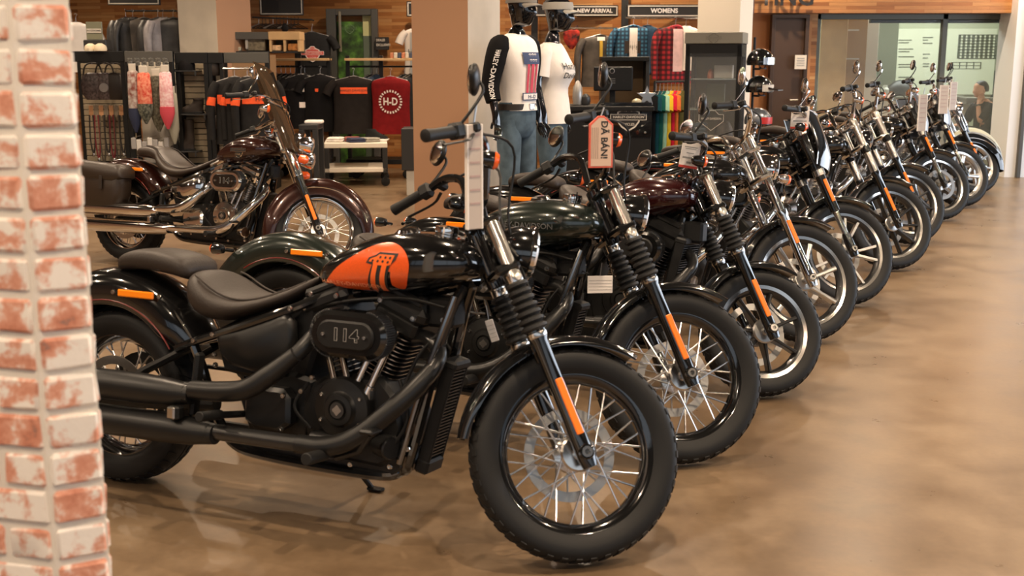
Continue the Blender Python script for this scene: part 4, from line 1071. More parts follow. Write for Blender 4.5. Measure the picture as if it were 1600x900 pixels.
def rail(name, label, a, b, r=.012, m=None, drops=()):
    t = thing(name, label, 'rail', a); a = Vector(a); b = Vector(b); g = G(); g.tube([Vector(), b - a], r, 10); g.obj('bar', m or DGREY, t)
    for x in (.03, .97):
        g = G(); p = (b - a)*x; g.tube([p, p + Vector((0, .25, 0))], r*.8, 8); g.obj('bracket', m or DGREY, t)
    return t
def board(name, label, cat, u0, v0, u1, v1, Y, m, th=.03, frame=None, group=None):
    """flat panel facing the shop, seen between the two pixels at distance Y"""
    x0, x1, z0, z1 = R4(u0, v0, u1, v1, Y); c = ((x0 + x1)/2, Y, (z0 + z1)/2); t = thing(name, label, cat, c, 0, group)
    g = G(); g.box((0, th/2, 0), (x1 - x0, th, z1 - z0), .004); g.obj('panel', m, t)
    if frame:
        w = x1 - x0; h = z1 - z0
        for cx, cz, a, b in ((0, h/2 - .02, w - .02, .014), (0, -h/2 + .02, w - .02, .014), (-w/2 + .02, 0, .014, h - .03), (w/2 - .02, 0, .014, h - .03)):
            g = G(); g.box((cx, -.003, cz), (a, .008, b)); g.obj('border', frame, t)
    return t, x1 - x0, z1 - z0

# --- signs on the timber wall
SIGNB = mat('sign_black', (.016, .014, .013), .5)
def wall_sign(label, txt, u0, v0, u1, v1, Y, size=.115, x0=0):
    t, w, h = board('wall_sign', label, 'sign', u0, v0, u1, v1, Y, SIGNB, .04, PALEP)
    if txt: lettering('lettering', txt, size, lambda x, y: (x0 + x, -.004, y), WHITE, t, .03, 1.0)
    return t
wall_sign('black wall sign with white letters reading NEW ARRIVAL', 'NEW ARRIVAL', 836, 8, 966, 26, bw(.8, .16), .072, .24)
wall_sign('black wall sign with white letters reading WOMENS', 'WOMENS', 980, 7, 1096, 27, bw(2.0, .16), .080)
wall_sign('black wall sign with a white border above the hanging leather jackets', '', 166, -26, 250, 8, 15.6)
wall_sign('black sign with a pale band above the hangers beside the tan column', '', 404, -20, 474, 24, bw(-3, .5))
wall_sign('small black framed sign at the right of the timber wall, beside the tan column', '', 635, 2, 652, 26, bw(-1.3, .3))
t, w, h = board('wall_sign', 'small black square sign reading DEALER EXCLUSIVES beside the doorway', 'sign', 586, 58, 608, 78, bw(-1.7, .15), SIGNB, .03)
for s, z in (('DEALER', .045), ('EXCLUSIVES', -.02)): lettering('lettering', s, .045, lambda x, y, z=z: (-.08 + x, -.004, z + y), PALEP, t, .03, .8, align='LEFT')
# large letters fixed to the timber above the dark door (only their feet show in the photograph)
L0 = at(1172, 9, 15.3)
tl = thing('wall_lettering', 'black letters on the timber above the dark brown door', 'sign', (L0.x, 15.3, L0.z))
vs, fs = text_tris('FITTING', .30, .02, 'LEFT', 1.0); zb = min(v[1] for v in vs)
decal('letters', vs, fs, lambda x, y: (x - .28, 0, y - zb), SIGNB, tl)
# uprights between the wall bays
for u in (975, 1108, 835):
    Y = bw((u - 800)/1800*16, .12); g = G(); g.box((0, 0, 1.5), (.09, .06, 3.0), .004); o = g.obj('wall_upright', DGREY); o.location = (at(u, 90, Y).x, Y, 0)
    tag(o, {975: 'dark upright between the NEW ARRIVAL and WOMENS bays', 1108: 'dark upright at the right end of the WOMENS bay', 835: 'dark upright at the left end of the NEW ARRIVAL bay'}[u], 'upright')

# --- doorway with the green mural room behind
def doorway():
    Y = bw(-2.2, .0) - .12
    x0, x1, z0, z1 = R4(510, 14, 592, 90, Y); z0 = 0
    t = thing('door_1', None, None, (0, Y, 0)); struct(t)
    W = .13
    for nm, c, d in (('door_jamb', (x0 + W/2, 0, z1/2), (W, .16, z1)), ('door_jamb', (x1 - .045, 0, z1/2), (.09, .16, z1)), ('door_head', ((x0 + W + x1 - .09)/2, 0, z1 - .045), (x1 - x0 - W - .09, .15, .09))):
        g = G(); g.box(c, d, .006); g.obj(nm, MGREY, t)
    def mural():
        m = mat('green_leaf_mural', rgb(60, 110, 40), .6); N, L = nodes(m); p = N['Principled BSDF']; tc = N.new('ShaderNodeTexCoord')
        n = N.new('ShaderNodeTexVoronoi'); n.inputs['Scale'].default_value = 16; n.inputs['Randomness'].default_value = 1; L.new(tc.outputs['Object'], n.inputs['Vector'])
        n2 = N.new('ShaderNodeTexNoise'); n2.inputs['Scale'].default_value = 9; n2.inputs['Detail'].default_value = 6; L.new(tc.outputs['Object'], n2.inputs['Vector'])
        r = N.new('ShaderNodeValToRGB'); e = r.color_ramp.elements; e[0].position = .32; e[0].color = (*rgb(30, 44, 20), 1); e[1].position = .68; e[1].color = (*rgb(96, 150, 52), 1)
        q = e.new(.5); q.color = (*rgb(58, 92, 34), 1); L.new(n2.outputs['Fac'], r.inputs[0]); L.new(r.outputs[0], p.inputs['Base Color']); return m
    mx0, mx1, mz0, mz1 = R4(526, 24, 568, 90, Y)
    g = G(); g.box(((mx0 + mx1)/2, .03, 1.02), (mx1 - mx0, .02, 2.04)); mo = g.obj('leaf_mural', mural(), t)
    lx0, lx1, lz0, lz1 = R4(567, 24, 586, 56, Y)
    g = G(); g.box(((lx0 + lx1)/2 + .01, .03, (lz0 + lz1)/2), (lx1 - lx0 + .04, .02, lz1 - lz0)); g.obj('upper_pane', mat('pale_yellow_room', rgb(206, 206, 150), .6), t)
    g = G(); g.box(((lx0 + lx1)/2 + .01, .03, lz0/2), (lx1 - lx0 + .04, .02, lz0)); g.obj('lower_pane', mat('grey_green_room', rgb(96, 108, 92), .5), t)
    g = G(); c = at(546, 44, Y); 
    bar_and_shield('mural_emblem', lambda x, y: (c.x + x, .017, c.z + y), .20, t, mat('pale_green_print', rgb(120, 146, 106), .6), MATS['green_leaf_mural'])
    g = G(); g.box((x0 + .19, -.06, 1.9), (.035, .05, .55), .008); g.obj('door_closer', mat('worn_brass', rgb(150, 140, 120), .4, .5), t)
doorway()

# --- garments on the back wall (right of the mannequins)
def hang(u, v, Y): p = at(u, v, Y); return (p.x, Y, p.z)
Yb = bw(1.2, .35)
rail('wall_rail', 'steel hanging rail below the WOMENS sign', hang(978, 28, bw(1.6, .4)), hang(1092, 28, bw(2.5, .45)), m=STEEL)
rail('wall_rail', 'steel hanging rail below the NEW ARRIVAL sign', hang(870, 44, bw(.7, .4)), hang(965, 44, bw(1.4, .45)), m=STEEL)
SCARF = mat('red_black_scarf_cloth', rgb(196, 50, 36), .8, var=.6, vscale=16, col2=(.02, .015, .015))
g = G(); c = Vector(hang(893, 60, bw(.8, .3)))
for a, b in ((-.13, .10), (.0, -.02), (.13, .10)): pass
g.loft([[(x*.5*w, y*dd, z) for x, y in [(math.cos(2*PI*j/16), math.sin(2*PI*j/16)) for j in range(16)]] for z, w, dd in ((.11, .15, .03), (.10, .20, .05), (.05, .22, .05), (-.03, .20, .045), (-.09, .13, .035), (-.14, .04, .02))])
o = g.obj('scarf', SCARF, None, 60); o.location = c; tag(o, 'red and black printed scarf pinned to the timber wall beside the second mannequin', 'scarf')
g = G(); g.tube([(-.08, 0, .16), (0, -.02, .09), (.08, 0, .16)], .02, 8, k=4); g.obj('scarf_loop', mat('dark_scarf_edge', rgb(60, 28, 24), .8), o)
garment('leather_jacket', 'brown-grey leather jacket hanging right of the red scarf', 'jacket', hang(938, 44, bw(1.1, .45)), .1, .50, .66, LEAB, collar=LEAB, deco=both(stripe(-.02, .02, -.42, -.16, mat('yellow_lining', rgb(206, 168, 60), .8), 'lining'), stripe(-.05, .05, -.16, -.11, WHITE, 'label_card')))
garment('flannel_shirt', 'blue checked flannel shirt hanging below the WOMENS sign', 'shirt', hang(990, 29, bw(1.6, .45)), -.05, .50, .62, BLUEP, collar=BLUEP, deco=both(stripe(-.05, .05, -.60, -.12, WHITEF, 'inner_shirt'), stripe(-.11, .09, -.44, -.28, mat('brown_card', (.03, .018, .012), .6), 'brown_tag'), words('H-D', .06, -.36, PALEP)))
garment('flannel_shirt', 'dark blue shirt half hidden behind the blue checked flannel shirt', 'shirt', hang(1012, 29, bw(1.8, .35)), -.9, .46, .60, fabric('navy_cotton', rgb(44, 66, 88)))
garment('flannel_shirt', 'red and black checked shirt over a pale top at the right of the WOMENS bay', 'shirt', hang(1056, 29, bw(2.2, .45)), .25, .48, .72, REDP, collar=mat('red_white_cloth', rgb(190, 60, 70), .8), deco=stripe(-.06, .07, -.66, -.13, fabric('pale_pink_cotton', rgb(226, 190, 184), var=.1), 'inner_top'))
garment('flannel_shirt', 'white-collared top hanging at the far right of the WOMENS rail', 'shirt', hang(1072, 30, bw(2.35, .40)), -.7, .44, .55, WHITEF)

# --- mannequins
def skin(verts, edges, radii, name, sub=2):
    me = bpy.data.meshes.new(name); me.from_pydata(verts, edges, []); o = bpy.data.objects.new(name, me); COL.objects.link(o)
    m = o.modifiers.new('s', 'SKIN'); m.use_smooth_shade = True
    sv = me.skin_vertices[0].data
    for i, r in enumerate(radii):
        rr = r if hasattr(r, '__len__') else (r, r); sv[i].radius = rr; sv[i].use_root = i == 0
    s = o.modifiers.new('d', 'SUBSURF'); s.levels = sub; s.render_levels = sub
    bpy.context.view_layer.update()
    res = bpy.data.meshes.new_from_object(o.evaluated_get(bpy.context.evaluated_depsgraph_get()))
    bpy.data.objects.remove(o); bpy.data.meshes.remove(me); res.shade_smooth(); return res
def hand_chain(V, E, Rr, wrist_i, w, d, side, fwd, curl=.5, sc=1.0):
    """palm and five fingers appended to a skeleton; d points from forearm to fingertips"""
    d = Vector(d).normalized(); f = Vector(fwd).normalized(); s = d.cross(f).normalized()
    V.append(w + d*.045*sc); E.append((wrist_i, len(V) - 1)); Rr.append((.034*sc, .016*sc)); palm = len(V) - 1
    V.append(w + d*.085*sc); E.append((palm, len(V) - 1)); Rr.append((.036*sc, .014*sc)); kn = len(V) - 1
    for i, (o, L) in enumerate(((-.028, .070), (-.010, .080), (.009, .075), (.027, .060))):
        b = w + d*.095*sc + f*o*sc
        V.append(b); E.append((kn, len(V) - 1)); Rr.append((.010*sc, .010*sc))
        m = b + (d*.55 + s*side*curl*.25)*L*sc; V.append(m); E.append((len(V) - 2, len(V) - 1)); Rr.append((.009*sc, .009*sc))
        t = m + (d*.40 + s*side*curl*.6)*L*sc; V.append(t); E.append((len(V) - 2, len(V) - 1)); Rr.append((.0075*sc, .0075*sc))
    b = w + d*.035*sc - f*.040*sc; V.append(b); E.append((palm, len(V) - 1)); Rr.append((.012*sc, .012*sc))
    V.append(b + (d*.045 - f*.012 + s*side*.012)*sc); E.append((len(V) - 2, len(V) - 1)); Rr.append((.010*sc, .010*sc))
def head_mesh(g, c, sc=1.0, tilt=0.0):
    """head looking along +x: skull, brow, nose, lips, chin and ears"""
    rows = []
    prof = [(-.115, .028, .034, -.020), (-.105, .050, .050, .018), (-.085, .060, .058, .034), (-.06, .066, .064, .040), (-.035, .070, .070, .042), (-.01, .074, .074, .040), (.02, .078, .078, .034), (.05, .078, .079, .024), (.08, .070, .074, .010), (.105, .050, .056, -.002), (.118, .020, .024, -.008)]
    for z, hy, hx, ox in prof:
        row = []
        for j in range(28):
            th = 2*PI*j/28; x = ox*.45 + hx*1.22*math.cos(th); y = hy*math.sin(th)
            front = max(0, math.cos(th))**10
            if -.045 < z < .0: x += front*.024*(1 - abs(z + .030)/.03 if abs(z + .030) < .03 else 0) + front*.006
            if -.072 < z < -.05: x += front*.008
            if .0 <= z < .03: x -= max(0, math.cos(th - .42))**30*.010 + max(0, math.cos(th + .42))**30*.010
            if z < -.07: x += max(0, math.cos(th))**4*.008
            row.append(c + Vector((x, y, z))*sc)
        rows.append(row)
    g.loft(rows)
    for s in (-1, 1): g.ell(c + Vector((-.012, s*.076, -.01))*sc, (.020*sc, .010*sc, .032*sc), 10, 8)
GLOSSB = mat('glossy_black_mannequin', (.006, .006, .007), .07, coat=1)
def torso_rings(lv, n=28, wave=.0, ph=0):
    return [[(ox + hx*math.cos(2*PI*j/n)*(1 + wave*math.sin(7*2*PI*j/n + ph + z*9)), hy*math.copysign(abs(math.sin(2*PI*j/n))**.85, math.sin(2*PI*j/n)), z) for j in range(n)] for z, hx, hy, ox in smooth_tb(lv, 3)]
def mannequin(label, loc, rz, female=False):
    t = thing('mannequin', label, 'mannequin', loc, rz)
    k = .985 if female else 1.0; sh = .165 if female else .195
    V = [Vector((0, 0, .98*k)), Vector((0, 0, 1.12*k)), Vector((.01, 0, 1.32*k)), Vector((-.005, 0, 1.47*k)), Vector((.005, 0, 1.54*k)), Vector((.02, 0, 1.62*k))]
    E = [(0, 1), (1, 2), (2, 3), (3, 4), (4, 5)]; Rr = [(.13, .11), (.12, .09), (.14, .11), (.12, .075), (.062, .062), (.056, .056)]
    if female: Rr[1] = (.10, .08); Rr[2] = (.12, .10); Rr[3] = (.095, .065)
    for s in (-1, 1):
        i = len(V); V += [Vector((-.01, s*sh, 1.455*k)), Vector((-.045, s*(sh + .055), 1.19*k)), Vector((.02, s*(sh + .075), .96*k))]
        E += [(3, i), (i, i + 1), (i + 1, i + 2)]; Rr += [(.055, .055) if not female else (.044, .044), (.043, .043) if not female else (.035, .035), (.028, .026)]
        hand_chain(V, E, Rr, i + 2, V[i + 2], (.20, .02*s, -1), -s, (1, 0, .2), .5)
        i = len(V); V += [Vector((0, s*.095, .90*k)), Vector((.02, s*.105, .50*k)), Vector((-.01, s*.11, .10*k)), Vector((.10, s*.12, .035))]
        E += [(0, i), (i, i + 1), (i + 1, i + 2), (i + 2, i + 3)]; Rr += [(.085, .085), (.058, .058), (.040, .040), (.036, .030)]
    body = link('body', skin([tuple(v) for v in V], E, Rr, 'body'), GLOSSB, t)
    g = G(); hc = Vector((.035, 0, 1.735*k)); head_mesh(g, hc, 1.16); hd = g.obj('head', GLOSSB, t, 70)
    # shirt
    if not female:
        lv = [(1.555, .060, .075, 0), (1.535, .080, .120, 0), (1.50, .105, .185, 0), (1.44, .128, .205, 0), (1.34, .142, .192, .01), (1.20, .130, .164, .01), (1.08, .126, .154, .01), (1.00, .136, .164, .01)]
    else:
        lv = [(1.50*1.0, .058, .070, 0), (1.48*1.0, .076, .115, 0), (1.44*1.0, .098, .165, 0), (1.38*1.0, .120, .180, .01), (1.27*1.0, .150, .172, .03), (1.15*1.0, .112, .150, .01), (1.02*1.0, .125, .170, .01), (.88*1.0, .145, .188, .01)]
    g = G(); rg = torso_rings(lv, 32, .02, .7); inn = [[(x*.97, y*.97, z) for x, y, z in r] for r in rg]
    g.loft(rg, caps=False); g.loft(inn, caps=False); g.loft([rg[-1], inn[-1]], caps=False); g.loft([rg[0], inn[0]], caps=False)
    so = g.obj('t_shirt', WHITEF, t, 70)
    tb = smooth_tb(lv, 3)
    def front(a, z, e=.010):            # a: distance around the chest from the middle of the front, to the wearer's left
        hx, hy, ox = table([(-q[0], q[1], q[2], q[3]) for q in tb], -z)
        th = a/((hx + hy)/2); return (ox + (hx + e)*math.cos(th), (hy + e)*math.copysign(abs(math.sin(th))**.85, math.sin(th)), z)
    for s in (-1, 1):
        g = G()
        if not female:
            g.tube([(-.005, s*(sh - .07), 1.495*k), (-.01, s*(sh - .01), 1.465*k), (-.022, s*(sh + .03), 1.36*k), (-.045, s*(sh + .055), 1.19*k), (-.01, s*(sh + .066), 1.07*k)], [.050, .082, .078, .066, .056], 18, k=5); sl = g.obj('sleeve', BLACKF, so, 70)
            if s < 0:
                ax_ = spline([(-.012, s*(sh + .0), 1.45), (-.022, s*(sh + .03), 1.36), (-.045, s*(sh + .055), 1.19), (-.012, s*(sh + .066), 1.07)], 12)
                def onarm(x, y):
                    i = max(0, min(len(ax_) - 2, int((x + .21)/.42*(len(ax_) - 1)))); f = (x + .21)/.42*(len(ax_) - 1) - i
                    p = lerp(ax_[i], ax_[i + 1], f); r = lerp(.086, .062, (x + .21)/.42); th = y/r
                    out = Vector((.62, -.78, 0)); sd = Vector((.78, .62, 0))
                    return p + out*(r*math.cos(th)) + sd*(r*math.sin(th))
                lettering('sleeve_lettering', 'HARLEY-DAVIDSON', .052, onarm, WHITE, so, .02, .80, .02)
        else:
            g.tube([(-.005, s*(sh - .06), 1.475*k), (-.01, s*(sh - .01), 1.445*k), (-.02, s*(sh + .022), 1.36*k), (-.03, s*(sh + .035), 1.26*k)], [.045, .066, .070, .074], 18, k=5); g.obj('sleeve', WHITEF if s < 0 else BLACKF, so, 70)
    if not female:
        NAVY = mat('navy_print', rgb(60, 72, 104), .8); REDS = mat('red_stripe_print', rgb(198, 66, 86), .8)
        f2 = lambda x, y: front(x, y)
        for nm, q, m in [('print_block', [(-.075, 1.42), (.07, 1.42), (.07, 1.335), (-.075, 1.335)], NAVY)] + [('print_stripe', [(a, 1.335), (a + .018, 1.335), (a + .018, 1.13), (a, 1.13)], REDS) for a in (-.045, -.012, .021)] + [('print_border', [(-.075, 1.13), (.07, 1.13), (.07, 1.075), (-.075, 1.075)], NAVY), ('print_card', [(-.068, 1.123), (.063, 1.123), (.063, 1.082), (-.068, 1.082)], WHITE)]:
            decal(nm, q, fan(q), (lambda x, y: front(x, y, .0125)) if nm == 'print_card' else f2, m, so, .03)
        lettering('print_text', 'H-D', .036, lambda x, y: front(x, y + 1.10, .014), NAVY, so, .02, 1.0, .03)
        for z in (1.40, 1.36): lettering('print_stars', '***', .045, lambda x, y, z=z: front(x, y + z - .008, .0125), WHITE, so, .03, 1.0, .03)
    else:
        lettering('shirt_lettering', 'Harley', .070, lambda x, y: front(x - .03, y + 1.315, .012), INK, so, .01, 1.0, .02)
        lettering('shirt_lettering', 'Davidson', .062, lambda x, y: front(x + .0, y + 1.245, .012), INK, so, .01, 1.0, .02)
    # jeans
    J = DENIM; hip = lv[-1][0] + (.06 if not female else .12)
    g = G(); g.loft(torso_rings([(hip, .115, .160, .01), (hip - .10, .125, .172, .005), (.86*k, .120, .172, 0), (.80*k, .09, .15, 0)], 28))
    jo = g.obj('jeans', J, t, 70)
    for s in (-1, 1):
        g = G(); g.tube([(0, s*.088, .93*k), (.01, s*.098, .72*k), (.02, s*.105, .50*k), (0, s*.108, .28*k), (-.005, s*.11, .08)], [.098, .090, .070, .060, .058], 18, k=4); g.obj('trouser_leg', J, jo, 70)
        g = G(); g.ell((.045, s*.115, .045), (.13, .048, .045), 18, 10); g.obj('shoe', BLACKF, t)
    if not female:
        g = G(); rr = torso_rings([(hip - .010, .128, .174, .01), (hip - .055, .132, .178, .008)], 28); g.loft(rr, caps=False); g.obj('belt', LEATHER, jo, 70)
        g = G(); g.box((.145, 0, hip - .03), (.012, .060, .045), .004); g.obj('belt_buckle', STEEL, jo)
    # cap or visor
    capm = mat('grey_brown_cap', rgb(118, 112, 104), .8) if not female else mat('grey_visor', rgb(160, 156, 148), .8)
    g = G(); c = hc + Vector((0, 0, .035))
    g.loft([[c + Vector((.012 + .122*r_*math.cos(2*PI*j/24), .100*r_*math.sin(2*PI*j/24), z)) for j in range(24)] for z, r_ in (((0, 1.0), (.04, .98), (.075, .82), (.10, .45), (.106, .05)) if not female else ((0, 1.0), (.03, .99), (.055, .94)))], caps=not female)
    co = g.obj('cap' if not female else 'sun_visor', capm, t, 60)
    g = G(); rows = []
    for i in range(5):
        v = i/4; rows.append([c + Vector((.100 + v*.090*math.cos(u*1.3) - .03*(1 - math.cos(u*1.2)), .090*math.sin(u*1.25), .006 - v*.020 - .018*u*u)) for u in [lerp(-1, 1, j/12) for j in range(13)]])
    g.loft([r + [p - Vector((0, 0, .006)) for p in r[::-1]] for r in rows]); g.obj('cap_peak', capm, co, 60)
    return t
PL = .16
mx = at(806, 90, 8.65).x; fx = at(862, 90, 9.18).x
g = G(); g.box(((mx + fx)/2 + .02, 8.90, PL/2), (1.05, .80, PL), .01); tag(g.obj('display_plinth', DARKM), 'low dark plinth under the two mannequins', 'plinth')
mannequin('black mannequin in a white shirt with black lettered sleeves, jeans and a cap', (mx, 8.65, PL), math.radians(-36))
mannequin('black mannequin in a plain white t-shirt with dark lettering, jeans and a grey visor', (fx, 9.15, PL), math.radians(-20), True)

# --- counter with banner, monitor and stand
def counter():
    Y = 12.2; x0, x1, z0, z1 = R4(872, 148, 1022, 160, Y)
    t = thing('sales_counter', 'black sales counter with a motorcycle logo banner behind the row', 'counter', (0, Y, 0)); c = (x0 + x1)/2
    g = G(); g.box((c, .35, .50), (x1 - x0 - .04, .66, 1.0), .006); g.obj('cabinet', DARKM, t)
    g = G(); g.box((c, .33, 1.02), (x1 - x0, .74, .05), .006); g.obj('counter_top', MATTE, t)
    bx0, bx1, bz0, bz1 = R4(944, 160, 1018, 214, Y); g = G(); g.box(((bx0 + bx1)/2, .010, (bz0 + bz1)/2), (bx1 - bx0, .012, bz1 - bz0), .003); bo = g.obj('logo_banner', GLOSS, t)
    m = at(982, 183, Y); bar_and_shield('banner_emblem', lambda x, y: (m.x + x, .000, m.z + y), .38, t, PALEP, SIGNB)
    for u, v in ((947, 180), (1008, 180), (952, 207), (1008, 207)):
        p = at(u, v, Y); g = G(); g.lathe([(.014, 0), (.012, .008), (.004, .010)], (p.x, .003, p.z), (0, -1, 0), 12, caps=True); g.obj('banner_stud', STEEL, t)
    q = [at(u, v, Y) for u, v in ((975, 155), (992, 155), (1000, 170), (980, 172))]
    return Y, z1
CY, _ = counter(); cz = 1.045
def monitor():
    Y = CY + .25; x0, x1, z0, z1 = R4(928, 104, 988, 142, Y)
    t = thing('computer_monitor', 'black computer monitor seen from behind on the sales counter', 'monitor', ((x0 + x1)/2, Y, cz)); h = z1 - z0
    g = G(); g.box((0, 0, z0 - cz + h/2), (x1 - x0, .05, h), .01); g.obj('housing', MATTE, t)
    g = G(); g.box((0, .06, (z0 - cz)/2 + .085), (.06, .03, z0 - cz + .16), .005); g.obj('stand', MATTE, t)
    g = G(); g.box((0, .05, .008), (.24, .18, .016), .004); g.obj('base', MATTE, t)
    c = Vector((-.015, -.026, z0 - cz + h*.82)); g = G(); g.lathe([(.022, 0), (.028, .002), (.022, .003)], c, (0, -1, 0), 20); g.obj('maker_badge', ALU, t)
    for k in range(3):
        g = G(); g.box((-.015 + .0, -.027, z0 - cz + h*.50 - k*.022), (.07, .003, .010)); g.obj('vent_label', PRINTD, t)
monitor()
def wood_case():
    Y = CY + .85; x0, x1, z0, z1 = R4(940, 92, 1014, 150, Y); t = thing('display_case', 'dark glass-fronted case on a stand behind the monitor', 'display case', ((x0 + x1)/2, Y, 0)); w = x1 - x0
    g = G(); g.box((0, .15, .5), (w, .32, 1.0), .006); g.obj('base', DARKM, t)
    for s in (-1, 1): g = G(); g.box((s*(w/2 - .02), .15, (1.0 + z1)/2), (.04, .3, z1 - 1.0), .004); g.obj('side', DGREY, t)
    g = G(); g.box((0, .15, z1), (w, .32, .05), .006); g.obj('top', DARKM, t)
    g = G(); g.box((0, .29, (1 + z1)/2), (w - .06, .02, z1 - 1.0)); g.obj('back_panel', mat('brown_case_back', rgb(96, 74, 44), .6), t)
wood_case()
def star():
    p = at(1011, 155, CY + .1); q = []
    for k in range(10): a = PI/2 + k*PI/5; r = .11 if k % 2 == 0 else .045; q.append((r*math.cos(a), r*math.sin(a)))
    t = thing('star_ornament', 'pale metal star standing on the counter corner', 'ornament', (p.x, CY + .12, cz))
    g = G(); g.prism([(x, z + .10) for x, z in q], -.012, .012, .003); g.obj('star', ALU, t, 10)
    g = G(); g.box((0, 0, .008), (.08, .05, .016), .003); g.obj('foot', ALU, t)
star()
for i, (u, c) in enumerate(((905, (.45, .44, .42)), (918, (.04, .04, .04)), (1000, (.5, .45, .3)))):
    p = at(u, 150, CY); g = G(); hgt = (.26, .12, .07)[i]
    g.lathe([(.03, 0), (.045, .004), (.055, hgt*.3), (.05, hgt*.7), (.02, hgt*.95), (.004, hgt)], (0, 0, 0), (0, 0, 1), 16, caps=True)
    o = g.obj('ornament' if i != 1 else 'card_holder', mat('counter_item_%d' % i, c, .3, .5 if i == 0 else 0)); o.location = (p.x, CY + .3, cz + .002)
    tag(o, ('polished oval ornament at the left end of the sales counter', 'small black holder beside the oval ornament on the counter', 'small tan pot beside the star ornament')[i], 'ornament')
# rack of coloured tops beside the counter
def colour_rack():
    Y = 13.35; a = Vector(hang(1023, 128, Y)); b = Vector(hang(1070, 128, Y + .3))
    t = thing('garment_rack', 'slim steel rack holding the coloured tops beside the counter', 'rack', (a.x, a.y, 0)); g = G(); g.tube([Vector((0, 0, a.z)), Vector((b.x - a.x, b.y - a.y, a.z))], .014, 10); g.obj('bar', DGREY, t)
    for p in (Vector(), Vector((b.x - a.x, b.y - a.y, 0))):
        g = G(); g.tube([p, p + Vector((0, 0, a.z))], .014, 10); g.obj('post', DGREY, t); g = G(); g.box(p + Vector((0, 0, .02)), (.08, .5, .04), .005); g.obj('foot', DGREY, t)
    cs = [('black', (10, 12, 14)), ('dark teal', (14, 62, 72)), ('deep green', (16, 76, 68)), ('pale green', (150, 190, 160)), ('yellow', (214, 176, 40)), ('crimson', (196, 30, 52)), ('orange', (206, 104, 44)), ('olive', (84, 78, 40))]
    for i, (n, c) in enumerate(cs):
        p = lerp(a, b, .05 + i*.125); garment('jersey_shirt', n + ' top on the slim rack beside the counter', 'top', (p.x, p.y, a.z - .02), 1.25, .42, .70, fabric(n.replace(' ', '_') + '_jersey', rgb(*c)), 'short', 'coloured tops on the rack by the counter', seed=i, dp=.05)
colour_rack()

